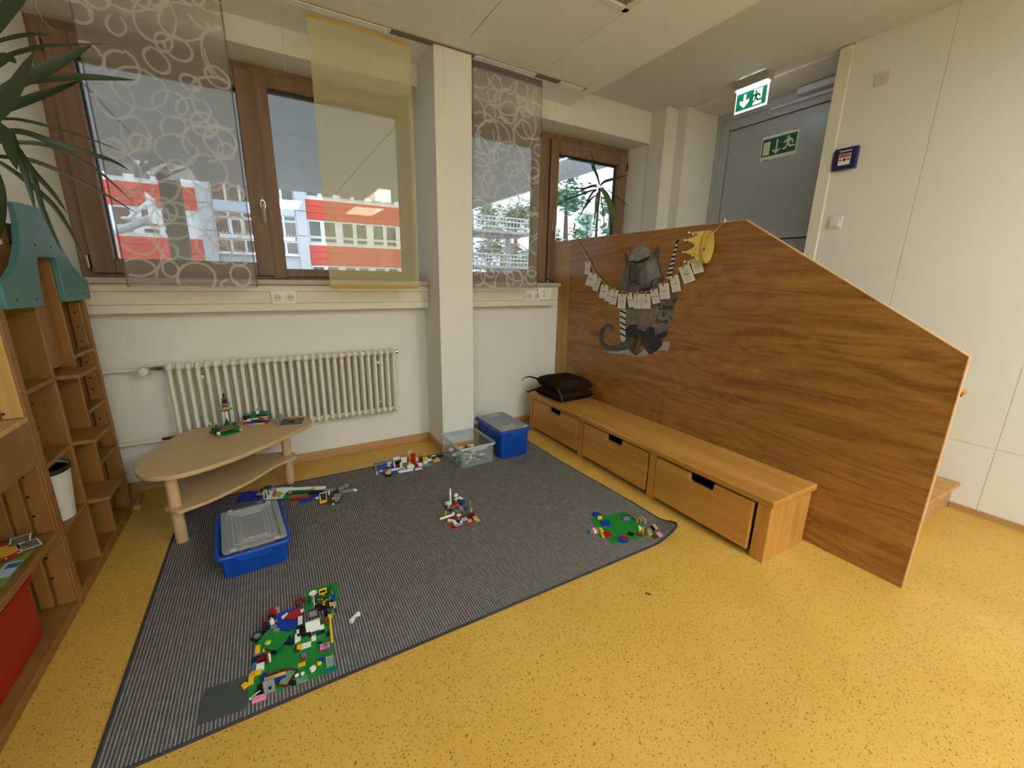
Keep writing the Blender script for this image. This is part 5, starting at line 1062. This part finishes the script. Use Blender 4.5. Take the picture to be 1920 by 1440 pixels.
W(.040,.015,.0064,5,2,3,'lblue'); W(.025,.035,.0064,2,5,5,'white'); W(.045,.045,.0064,4,3,4,'black'); W(.078,.025,.0064,4,4,3,'teal'); W(.078,.025,.016,4,4,2,'dgreen'); W(.080,.022,.0224,4,3,2,'tan'); W(.060,.018,.016,2,2,2,'white'); W(.107,.016,.0064,3,2,3,'pink'); W(.125,.035,.0032,4,3,3,'navy'); W(.145,.020,.0032,3,3,5,'tan'); W(.140,.05,.0032,3,3,6,'dred'); W(.155,.055,.0032,2,2,8,'magenta'); W(.03,.085,.0032,3,3,5,'dred'); W(.068,.075,.0032,3,3,6,'dred'); W(.055,.06,.0032,3,3,6,'red'); W(.016,.075,.0032,3,2,4,'white'); W(.152,.012,.0032,2,2,2,'lime')
wframe(vb, a+ux*.005+uy*.105+Vector((0, 0, .035)), .022, .032, 'yellow', ang+60); wframe(vb, a+ux*.15+uy*.075+Vector((0, 0, .032)), .018, .026, 'tan', ang+50); p = a+ux*.15+uy*.09; MB().cyl(p, p+Vector((0, 0, .075)), .001, 5).build('pole', BM('white'), vb); MB().obox(p+Vector((0, 0, .082)), (.007, .003, .016)).build('flag_piece', BM('dtan'), vb)
e0, e1 = P4(300, 1005, RZ+.032), P4(600, 890, RZ+.036); dv = e1-e0; MB().obox((e0+e1)/2, (dv.length, .008, .0096), Matrix.Rotation(math.atan2(dv.y, dv.x), 3, 'Z')).build('crane_arm', BM('white'), vb, bevel=.0005); MB().obox(e1+Vector((0, 0, .004)), (.01, .01, .014)).build('crane_joint', BM('white'), vb)
p = a+ux*.055+uy*.04+Vector((0, 0, .016)); disht(vb, p, .028, .013)
for x, y, c, lb, r_ in ((880,760,'dgrey','dark grey toy slope brick lying between the two brick vehicles',30),(770,770,'grey','grey toy brick lying between the two brick vehicles',-10)): loose(P4(x, y, RZ), 3, 5, 3, c, r_, lb)

# --- jumble beside the low table
def P2(x, y, z=RZ): return Z(430+x/7.385, 830+y/7.385, z)
jm = thing('brick_wreck', 'flat jumble of toy plates and bricks beside the low table', 'toy bricks', P2(800, 740))
def J(x, y, z, nx, ny, hp, c, rot=-22, **k): p = P2(x, y, RZ+z+hp*PH); p.z = RZ+z; return brick(jm, p, nx, ny, hp, c, rot, **k)
plate(jm, P2(300, 745, RZ), 16, 16, 'blue', -16, th=.0032); plate(jm, P2(655, 730, RZ+.008), 12, 12, 'white', -20, th=.0032); plate(jm, P2(790, 715, RZ+.007), 8, 14, 'green', -20, th=.0032); plate(jm, P2(1010, 715, RZ+.006), 22, 10, 'dtan', -18, th=.0032)
for a_ in [(440,705,0,6,4,4,'tan'),(425,720,0,6,3,3,'navy'),(535,610,.01,5,4,6,'dgreen',20),(520,640,0,5,4,4,'lime',20),(590,640,0,3,5,6,'white'),(575,630,.02,3,4,2,'lav'),(650,690,.012,4,8,1,'mblue'),(660,705,.0152,4,6,2,'orange'),(680,715,.0215,4,5,1,'lime'),(765,625,.012,12,2,9,'white'),(770,660,.005,12,2,3,'grey'),(980,625,.012,16,2,7,'white'),(1185,615,.010,16,2,5,'white'),(1190,630,.004,15,2,3,'tan'),(980,670,.010,18,4,4,'dgreen',-18),(1200,680,.006,10,5,4,'black'),(820,640,.012,5,3,4,'green'),(840,690,.012,3,3,3,'dred'),(840,685,.022,2,2,2,'pink'),(1000,765,.0,16,2,3,'red',-12),(1150,745,0,8,2,3,'red',-25),(1060,790,0,9,5,2,'blue',10),(1180,730,.009,5,3,2,'blue'),(1380,645,.004,9,2,5,'grey'),(1390,665,0,10,3,3,'magenta'),(1475,660,0,4,4,4,'dgreen'),(1420,780,0,14,14,1,'brown',-18),(450,810,0,9,2,2,'grey'),(540,770,.0,4,10,2,'navy'),(1310,720,0,8,8,1,'dgrey'),(380,655,0,5,3,2,'lav')]: J(*a_)
wframe(jm, P2(500, 725, RZ+.03), .030, .060, 'white', 50); wframe(jm, P2(1300, 755, RZ+.03), .038, .060, 'white', 4, None); MB().obox(P2(1300, 818, RZ+.008), (.038, .012, .014), Matrix.Rotation(.07, 3, 'Z')).build('frame_foot', BM('yellow'), jm)
m = MB(); m.lathe([(0, 0), (.012, .002), (.018, .006), (0, .012)], P2(1140, 648, RZ+.02), 10, 1.6, .7); m.build('shell_piece', BM('tan'), jm, 40); MB().sphere(P2(1215, 765, RZ+.008), (.011, .009, .008), 8, 6).build('round_piece', BM('white'), jm, 60)
MB().tube([P2(1340, 680, RZ+.02), P2(1375, 690, RZ+.028), P2(1385, 665, RZ+.034), P2(1378, 725, RZ+.012)], .004, 6).build('bar', BM('white'), jm)
for i in range(4): tr_ = tree(jm, P2(800+16*i, 640+22*(i % 2), RZ+.012), .03, .014)
for x, y, z, nx, ny, r_ in ((1500,770,.006,6,2,60),(1500,720,.008,5,3,-30),(1480,755,.016,6,1,-10)): J(x, y, z, nx, ny, 4, 'grey', r_)
loose(P2(1545, 645, RZ), 2, 5, 4, 'grey', -50, 'grey toy brick standing at the far end of the jumble'); loose(P2(1620, 605, RZ), 3, 3, 4, 'grey', 25, 'grey bracket toy brick beyond the jumble'); loose(P2(1630, 672, RZ), 8, 4, 1, 'grey', -8, 'grey flat toy plate right of the jumble'); loose(P2(1738, 665, RZ), 2, 3, 3, 'white', 20, 'white toy brick farthest right of the jumble'); loose(P2(1437, 860, RZ), 1, 1, 3, 'white', 20, 'tiny white toy stud in front of the jumble')

# --- brick street by the wall
def P3(x, y, z=RZ): return Z(680+x/5.647, 760+y/5.647, z)
sr = thing('brick_street', 'long toy brick street model along the rug edge by the pier', 'toy bricks', P3(450, 680))
def T(x, y, z, nx, ny, hp, c, rot=-3, **k): p = P3(x, y, RZ+z+hp*PH); p.z = RZ+z; return brick(sr, p, nx, ny, hp, c, rot, **k)
plate(sr, P3(235, 660, RZ), 16, 12, 'blue', -4, th=.0032); plate(sr, P3(300, 720, RZ), 14, 6, 'blue', -8, th=.0032)
for a_ in [(150,705,.003,1,3,5,'white'),(130,640,.003,1,8,6,'grey'),(205,600,.003,14,1,3,'mblue'),(195,690,.003,3,1,2,'white'),(277,635,.003,3,1,2,'white'),(265,690,.003,5,4,5,'grey'),(272,705,.003,4,3,6,'yellow'),(275,735,.003,5,2,3,'black'),(290,600,.0,5,2,6,'white'),(330,600,.0,1,5,12,'white'),(360,548,.018,6,1,8,'white'),(370,590,.0,10,4,6,'black'),(365,665,0,13,1,4,'white'),(435,550,.012,5,2,12,'white'),(440,545,.02,3,3,4,'navy'),(380,630,.0,5,3,4,'dred'),(405,610,.0,2,2,10,'white'),(455,615,0,7,7,3,'dtan'),(415,670,.0,5,2,3,'pink'),(440,660,0,3,2,4,'lblue'),(455,685,0,13,1,4,'white'),(500,530,0,3,6,16,'yellow'),(532,510,.01,4,2,22,'red'),(535,520,.015,3,3,16,'white'),(530,580,.0,4,2,5,'green'),(505,635,.0,6,3,7,'white'),(500,610,.02,3,3,3,'tan'),(565,560,0,4,2,8,'white'),(570,625,0,3,2,8,'red'),(600,615,0,5,3,7,'white'),(590,660,0,8,3,2,'green'),(590,668,.006,6,2,2,'white'),(615,560,0,3,3,10,'dred'),(655,550,0,6,2,9,'yellow'),(655,548,.01,4,3,4,'black'),(660,590,.0,4,3,7,'white'),(665,625,.0,7,4,2,'grey'),(700,570,0,5,2,4,'white'),(745,545,0,8,3,5,'black'),(750,530,.012,4,2,3,'white'),(720,555,.012,3,2,2,'lblue'),(780,575,0,6,4,3,'yellow'),(788,555,.0096,3,3,4,'clear'),(820,530,0,6,2,3,'black')]: T(*a_)
m = MB().cyl(P3(615, 560, RZ+.03), P3(615, 510, RZ+.05), .006, 8, .001); m.build('roof_cone', BM('dred'), sr); p = P3(665, 590, RZ+.02); MB().lathe([(0, 0), (.016, 0), (.012, .008), (0, .012)], p, 10).build('roof_dome', BM('tan'), sr)
MB().cyl(P3(190, 610, RZ+.006), P3(190, 582, RZ+.012)+Vector((0, 0, .01)), .002, 6).build('pole', BM('tan'), sr); wframe(sr, P3(497, 500, RZ+.055), .028, .03, 'white', 0, CLW); wframe(sr, P3(285, 685, RZ+.03), .024, .02, 'grey', 0, CLW)

# --- models on the low table
def P6(x, y, z=TZ): return Z(380+x/8.727, 720+y/8.727, z)
tw = thing('brick_tower', 'toy brick lookout tower on green base standing on the low table', 'toy bricks', P6(410, 780))
a, b = P6(245, 875), P6(665, 775); ux = (b-a).normalized(); uy = Vector((-ux.y, ux.x, 0)); ag = math.degrees(math.atan2(ux.y, ux.x)); n1 = (b-a).length
c0 = (a+b)/2+uy*.062; plate(tw, (c0.x, c0.y, TZ+.0003), 16, 16, 'green', ag, th=.0032)
def E(u, v, z, nx, ny, hp, c, **k): p = a+ux*u+uy*v; return brick(tw, Vector((p.x, p.y, TZ+z)), nx, ny, hp, c, ag, **k)
E(.010,.012,.0035,2,2,4,'grey'); E(.010,.012,.0163,2,2,3,'white'); E(n1-.010,.012,.0035,2,2,3,'yellow'); E(n1-.010,.012,.0131,2,2,1,'black'); E(n1-.010,.012,.0163,2,2,3,'white'); E(.01,.11,.0035,2,2,7,'brown'); E(n1-.01,.11,.0035,2,2,7,'dred')
plate(tw, (c0.x-.012, c0.y+.004, TZ+.0262), 12, 14, 'dtan', ag, th=.0032); plate(tw, (c0.x+.045, c0.y-.012, TZ+.0262), 5, 11, 'green', ag, th=.0032)
E(-.01,.05,.02,3,4,2,'brown'); tree(tw, a+ux*.012+uy*.03+Vector((0, 0, .026)), .05, .02); tree(tw, a+ux*.085+uy*.10+Vector((0, 0, .03)), .045, .018); E(n1-.02,.08,.03,2,2,4,'dred')
tp = P6(415, 665, TZ+.0295); tp.z = TZ+.0295
MB().lathe([(0, 0), (.014, 0), (.013, .006), (.0095, .010), (.0095, .085), (.012, .092), (0, .093)], tp, 14).build('tower_shaft', BM('white'), tw, 40)
MB().lathe([(.004, .088), (.022, .092), (.036, .100), (.036, .104), (.020, .108), (0, .108)], tp, 8).build('tower_deck', BM('tan'), tw); MB().lathe([(.030, .096), (.0375, .1005), (.0375, .1025), (.030, .1025)], tp, 8).build('deck_rim', BM('black'), tw)
for z, nx, c, hp in ((.108,5,'tan',2),(.1145,3,'red',4),(.128,2,'grey',3),(.128,8,'lblue',1),(.138,3,'dred',4),(.151,2,'navy',3),(.160,3,'dred',1),(.164,2,'dtan',3),(.174,1.2,'black',7)): brick(tw, tp+Vector((0, 0, z)), nx, min(nx, 3), hp, c, ag+10, nx >= 2)
hs = thing('brick_house', 'colourful layered toy brick block on the low table', 'toy bricks', P6(860, 660))
a, b = P6(675, 680), P6(1070, 645); ux = (b-a).normalized(); uy = Vector((-ux.y, ux.x, 0)); ag = math.degrees(math.atan2(ux.y, ux.x)); n1 = (b-a).length
rows = [[('orange',1),('grey',4),('yellow',6),('magenta',2)],[('red',3),('blue',4),('yellow',0),('navy',4),('magenta',2)],[('red',1),('blue',6),('navy',5),('dred',1)],[('white',4),('navy',4),('mblue',3),('pink',2)],[('navy',2),('yellow',3),('white',3),('navy',3),('orange',2)],[('navy',3),('green',4),('orange',3),('yellow',3)],[('navy',4),('teal',3),('navy',6)]]
ln = 13
for rI, row in enumerate(rows):
    x = 0; s = n1/(ln*U)
    for c, k in row:
        if not k: continue
        p = a+ux*((x+k/2)*U*s)+uy*.012+Vector((0, 0, .0002+rI*.0083)); o = brick(hs, p, k, 3, 2.55, c, ag); o.scale.x = s; x += k
    p = a+ux*(n1/2)+uy*.05+Vector((0, 0, .0002+rI*.0083)); o = brick(hs, p, ln, 6, 2.55, ('navy', 'blue', 'dred', 'teal', 'navy', 'green', 'green')[rI], ag); o.scale.x = s
p = a+ux*(n1*.62)+uy*.045+Vector((0, 0, .0585)); plate(hs, p, 12, 9, 'teal', ag, th=.0032); q = a+ux*(n1*.58)+uy*.03+Vector((0, 0, .063)); fig(hs, q, 'white', 'white', 'brown', ag); p = a+ux*.03+uy*.04+Vector((0, 0, .0585)); MB().sphere(p, (.02, .015, .012), 10, 6).build('clear_dome', CLW, hs, 60)
rp_ = thing('brick_ramp', 'dark grey toy plate with tilted panel at the table tip', 'toy bricks', P6(1450, 620))
P_ = [P6(*q) for q in ((1255, 680), (1620, 652), (1670, 553), (1330, 575))]; MB().prism([(p.x, p.y) for p in P_], 'z', TZ+.0003, TZ+.0035).build('flat_plate', BM('dgrey'), rp_)
p0, p1 = P6(1250, 680), P6(1320, 580); d_ = p1-p0; MB().obox((p0+p1)/2+Vector((-.004, 0, .022)), (.005, d_.length, .044), Matrix.Rotation(math.atan2(d_.y, d_.x)-PI/2, 3, 'Z') @ Matrix.Rotation(-.12, 3, 'Y')).build('tilted_panel', BM('grey'), rp_, bevel=.0006)
brick(rp_, P6(1455, 600, TZ+.0036), 4, 3, 2, 'black', -15); brick(rp_, P6(1455, 590, TZ+.010), 4, 3, 2, 'dtan', -15)

# --- loose bricks in the clear box
random.seed(21); R = Matrix.Rotation(rc, 3, 'Z'); cols = ['white', 'white', 'white', 'red', 'blue', 'grey', 'black', 'yellow', 'dred', 'tan', 'navy', 'white', 'lav', 'dgreen', 'grey', 'white']
CN = {'dred': 'dark red', 'dgreen': 'dark green', 'lav': 'lavender', 'navy': 'navy blue'}
for k in range(105):
    ly = random.choice((0, 0, 1, 1, 2)); u, v_ = random.uniform(-.10, .10), random.uniform(-.135, .135); p = Vector((1.192, 2.69, RZ+.012+.012*ly+random.uniform(0, .004)))+R @ Vector((u, v_, 0))
    c = random.choice(cols); nx, ny = random.choice(((2, 4), (2, 3), (2, 2), (1, 4), (2, 6), (4, 4)))
    loose(p, nx, ny, random.choice((1, 3, 3)), c, random.uniform(0, 360), f'small {CN.get(c, c)} toy brick in the jumble inside the clear plastic box', (random.uniform(-25, 25), random.uniform(-25, 25)), 'loose bricks in the clear box', studs=(k % 2 == 0))
o = MB().sphere((1.10, 2.60, RZ+.045), (.024, .038, .022), 10, 6).build('toy_piece', BM('green')); tag(o, 'green rounded toy piece inside the clear box', 'toy')
for x, y, c, lb in ((-.20, 2.06, 'magenta', 'dark pink toy brick inside the shallow blue box'), (-.165, 2.05, 'white', 'white toy brick inside the shallow blue box'), (-.15, 2.08, 'tan', 'tan toy brick inside the shallow blue box'), (-.12, 2.12, 'pink', 'pink toy brick inside the shallow blue box'), (-.23, 2.2, 'yellow', 'yellow toy brick inside the shallow blue box'), (-.13, 2.27, 'grey', 'grey toy brick inside the shallow blue box')):
    loose((x, y, RZ+.0115), 4, 8, 20, c, random.uniform(0, 60), lb)

# ------------------------------------------------------------------ outside
GRD = mat('paving', '8f8d88', .9, vary=.15, vscale=.5)
o = B(-60, 80, 3.63, 90, -.3, -.2).build('ground', GRD); tag(o, 'grey schoolyard paving outside the windows', 'ground', kind='structure')
SOF = mat('soffit_panel', 'c6cbd0', .7, vary=.05, vscale=1)
cn = thing('canopy', 'grey panelled canopy roof outside the windows', 'canopy', (-1.6, 7, 3.0))
B(-9, 4.73, 3.64, 10.35, 3.02, 3.45).build('canopy_slab', SOF, cn)
xs = [-9, -6.75, -4.0, -1.25, 1.5, 4.73]; yy = [3.64, 4.76, 6.34, 7.92, 9.5, 10.35]
for i in range(5):
    for j in range(5): B(xs[i]+.012, xs[i+1]-.012, yy[j]+.012, yy[j+1]-.012, 3.0, 3.0195).build('soffit_panel', SOF, cn)
B(-1.38, -1.10, 9.62, 9.90, -.2, 2.999).build('canopy_post', mat('post_grey', '6f6a62', .7), cn); B(-8.2, -7.92, 9.62, 9.90, -.2, 2.999).build('canopy_post', MT['post_grey'], cn)
# opposite building
YF = 36.0
FX = lambda px, py: YP(px, py, YF).x
FZ = lambda px, py: YP(px, py, YF).z
bd = thing('school_building', 'red and white school building across the yard', 'building', (4, YF, -.2))
FRED = mat('facade_red', 'd2483e', .7); FRED2 = mat('facade_red_light', 'd85a4c', .7); FCON = mat('facade_concrete', 'b9bec8', .8); FWH = mat('facade_white', 'e6eaee', .6); FGL = mat('facade_glass', '3f4a4c', .12, vary=.5, vscale=1.2, spec=.8); FBR = mat('facade_dark_window', '5b4338', .2, vary=.4, vscale=1.5, spec=.7); FSP = mat('facade_spandrel', 'b8cbe0', .5)
xa, xb, xc_, xd_ = FX(375, 418), FX(400, 405), FX(556, 420), FX(577, 430)
B(-25, FX(815, 420), YF+.3, YF+9, -.2, 11.5).build('building_core', FCON, bd)
z1t, z1b, z2t, z2b = FZ(572.5, 372), FZ(577, 410.5), FZ(582, 459), FZ(584.5, 497)
st_h = z1t-z2t
XEND = FX(815, 420)
for x0, x1 in ((-25, xa), (xd_, XEND)):
    for kk in (-1, 0, 1):   # storeys
        zt, zb = z2t+st_h*(1-1-kk), z2b-st_h*kk
    for (zt, zb) in ((z2t+st_h*2, z2b+st_h*2), (z1t, z1b), (z2t, z2b)):
        w = 5.6; x = x0; k = 0; h = (zt-zb)/3
        nP = max(1, round((x1-x0)/w)); w = (x1-x0)/nP
        for i in range(nP):
            for r_ in range(3): B(x0+w*i+.02, x0+w*(i+1)-.02, YF+.1, YF+.29, zb+h*r_+.015, zb+h*(r_+1)-.015).build('facade_panel', FRED if x0 > 0 else FRED, bd)
    for (zt, zb) in ((z2t+st_h*2-.0, z1t), (z1b, z2t), (z2b, z2b-(z1b-z2t))):
        if zt-zb < .1: continue
        zt2 = zt if zt < z1t+.01 else z1t+st_h-(z1t-z1b)
        B(x0, x1, YF+.2, YF+.3, zb, zt2).build('window_band', FWH, bd)
        pw = 2.32; nW = int((x1-x0)/pw); off = .1
        for i in range(nW):
            for s_ in (0, 1):
                wx = x0+off+pw*i+s_*1.03
                if wx+.85 > x1 or wx > 14 or wx < -14: continue
                wnd = B(wx, wx+.84, YF+.13, YF+.2, zb+.62, zt2-.08).build('facade_window', FWH, bd); B(wx+.05, wx+.79, YF+.12, YF+.13, zb+.67, zt2-.13).build('pane', FGL if x0 > 0 else FBR, wnd)
                wl = B(wx, wx+.84, YF+.14, YF+.2, zb+.2, zb+.55).build('facade_window', FWH, bd); B(wx+.05, wx+.79, YF+.13, YF+.14, zb+.26, zb+.50).build('pane', FGL, wl)
for x0, x1 in ((xa, xb), (xc_, xd_)):
    for zt, zb in ((z1t+st_h, z1t-.9), (z1t-.9, z2t+.6), (z2t+.6, z2b-.6), (z2b-.6, -.2)): B(x0+.01, x1-.01, YF-.15, YF+.29, zb+.02, zt-.02).build('concrete_pier', FCON, bd)
B(xb, xc_, YF+.2, YF+.3, -.2, 11).build('stair_backing', FCON, bd)
gz = [FZ(395, 343), FZ(397, 375), FZ(400, 393), FZ(401, 405), FZ(404, 446), FZ(407, 472)]
for zt, zb, mm in ((gz[0]+2, gz[1], None), (gz[1], gz[2], FSP), (gz[2], gz[3], None), (gz[3], gz[4], None), (gz[4], gz[5], None)):
    if mm: B(xb+.02, xc_-.02, YF+.02, YF+.19, zb, zt).build('spandrel_panel', mm, bd); continue
    nW = 6; w = (xc_-xb)/nW
    for i in range(nW):
        wnd = B(xb+w*i+.01, xb+w*(i+1)-.01, YF+.06, YF+.19, zb+.02, zt-.02).build('facade_window', FWH, bd); e = .07 if not (i == 1 and zt == gz[3]) else .16
        B(xb+w*i+e, xb+w*(i+1)-e, YF+.05, YF+.06, zb+e, zt-e).build('pane', FBR if i < 3 else FGL, wnd)
B(xb-.1, xc_+.1, YF-.05, YF+.19, gz[5]-.12, gz[5]).build('window_ledge', FWH, bd)
random.seed(2)
for i in range(22):     # paper cut-outs in the stair windows
    x = xb+.3+(xc_-xb-.6)*i/21; m = MB(); z = gz[4]+.06; m.prism([(x-.10, z), (x+.10, z), (x+.10, z+.12), (x+.16, z+.42), (x+.06, z+.26), (x-.06, z+.26), (x-.16, z+.42), (x-.10, z+.12)], 'y', YF+.030, YF+.045); m.build('window_picture', FWH, bd)
# basketball hoop and railing in the yard
hb = thing('basketball_hoop', 'white basketball hoop in the yard seen through the ringed curtain', 'basketball hoop', YP(215, 500, 17.0))
P_ = [YP(px, py, 17.0) for px, py in ((270, 358), (289, 373), (294, 420), (281, 418))]
MB().add(P_+[p+Vector((0, .12, 0)) for p in P_], [(0,1,2,3),(7,6,5,4),(0,1,5,4),(1,2,6,5),(2,3,7,6),(3,0,4,7)]).build('backboard', FWH, hb)
MB().tube([YP(205, 437, 18), YP(245, 425, 17.6), YP(285, 408, 17.2)], .12, 8).build('boom_arm', FCON, hb); MB().tube([YP(240, 411, 17.4), YP(275, 381, 17.2)], .06, 6).build('brace', FWH, hb); q = YP(205, 437, 18); MB().cyl(Vector((q.x, q.y, -.2)), q, .14, 10).build('hoop_post', FCON, hb)
q = YP(248, 410, 16.6); MB().tube([q+Vector((.23*math.cos(a_*PI/8), .23*math.sin(a_*PI/8), 0)) for a_ in range(17)], .025, 6).build('hoop_ring', FWH, hb)
# balcony with white rails, seen behind the curtain beside the pier
bl = thing('fire_escape', 'white railed outdoor stair landing behind the ringed curtain at the pier', 'stairs', YP(940, 480, 14))
YS = 14.0
for py0, py1, py2 in ((404, 432, 437), (474, 498, 503)):
    a, b = YP(880, py0, YS), YP(1003, py0+6, YS); zt = YP(940, py0+3, YS).z; zb = YP(940, py1, YS).z; z2 = YP(940, py2, YS).z
    B(a.x-1, b.x, YS, YS+2.2, z2, zb).build('landing_slab', FCON, bl)
    for z in (zt, zt-.14, zb+.12): MB().cyl((a.x-1, YS+.05, z), (b.x, YS+.05, z), .025, 6).build('handrail', FWH, bl)
    for i in range(26): x = a.x-1+(b.x-a.x+1)*i/25; MB().cyl((x, YS+.05, zb), (x, YS+.05, zt), .015, 5).build('baluster', FWH, bl)
for x in (YP(884, 480, YS).x, YP(1001, 480, YS).x): B(x-.08, x+.08, YS+1.9, YS+2.1, -.2, YP(940, 437, YS).z).build('stair_post', FCON, bl)
a = YP(985, 445, YS); 
for i in range(9): B(a.x-1.6+.02*i, a.x+.1, YS+.5+.22*i, YS+.72+.22*i, a.z-.22*i, a.z+.05-.22*i).build('stair_tread', FCON, bl)
# lamp post and trees
lp = thing('street_lamp', 'thin street lamp outside the partition window', 'street lamp', (YP(1110, 480, 20).x, 20, -.2)); q = YP(1110, 403, 20); MB().cyl((q.x, 20, -.2), q, .07, 8).build('lamp_pole', FCON, lp); MB().obox(q+Vector((-.45, 0, .02)), (1.1, .2, .1)).build('lamp_head', FCON, lp)
FOL = mat('tree_foliage', '9dbfa6', .8, vary=.35, vscale=.8); FOL2 = mat('tree_foliage_dark', '7da488', .8, vary=.35, vscale=.8); TRK = mat('tree_trunk', '6a5a4a', .9)
def otree(px, Y, top_py, wid, label, seed, mm, n=1500):
    random.seed(seed); p = YP(px, 440, Y); h = YP(px, top_py, Y).z+.2; t = thing('pine_tree', label, 'tree', (p.x, Y, -.2), 'trees in the yard')
    MB().tube([(p.x, Y, -.2), (p.x+.1, Y, h*.5), (p.x, Y, h*.92)], [.22, .14, .04], 8).build('trunk', TRK, t, 60)
    m = MB()
    cl = []
    for i in range(26):
        tt = random.uniform(.18, 1.0); r_ = wid*(1.05-tt)*1.1+.25; a = random.uniform(0, 2*PI); d_ = r_*random.uniform(.3, 1.0); cl.append((Vector((p.x+d_*math.cos(a), Y+d_*math.sin(a), -.2+h*tt-.12*d_)), random.uniform(.35, .8)*wid*.45))
        if i % 2 == 0: m.tube([(p.x, Y, -.2+h*tt*.96), cl[-1][0]], [.05, .015], 5)
    for i in range(n):
        c, r_ = random.choice(cl); q = c+Vector((random.gauss(0, .5), random.gauss(0, .5), random.gauss(0, .32)))*r_; s_ = random.uniform(.05, .13)*wid**.5; R = Matrix.Rotation(random.uniform(0, 6.3), 3, 'Z') @ Matrix.Rotation(random.uniform(-1, 1), 3, 'X')
        m.add([q+R @ Vector(k) for k in ((-s_, 0, 0), (s_, 0, .02), (s_*.7, s_*.9, .05), (-s_*.6, s_*.8, 0))], [(0, 1, 2, 3)])
    o = m.build('foliage', mm, t); o['kind'] = 'stuff'
otree(1058, 19, 330, 2.0, 'tall loose pine at the left edge of the partition window', 1, FOL2, 2200)
otree(1100, 27, 400, 2.0, 'pine beyond the street lamp', 2, FOL)
otree(1140, 21, 372, 1.5, 'pine behind the slim potted plant', 3, FOL2)
otree(965, 24, 385, 2.6, 'round tree above the outdoor stair behind the curtain', 4, FOL2, 2200)
otree(915, 31, 388, 2.8, 'tree behind the outdoor stair nearest the pier', 5, FOL, 2000)
otree(1010, 33, 380, 2.6, 'tree between the outdoor stair and the tall loose pine', 6, FOL, 1800)
otree(1185, 33, 385, 2.2, 'pine farthest right beyond the window', 7, FOL)
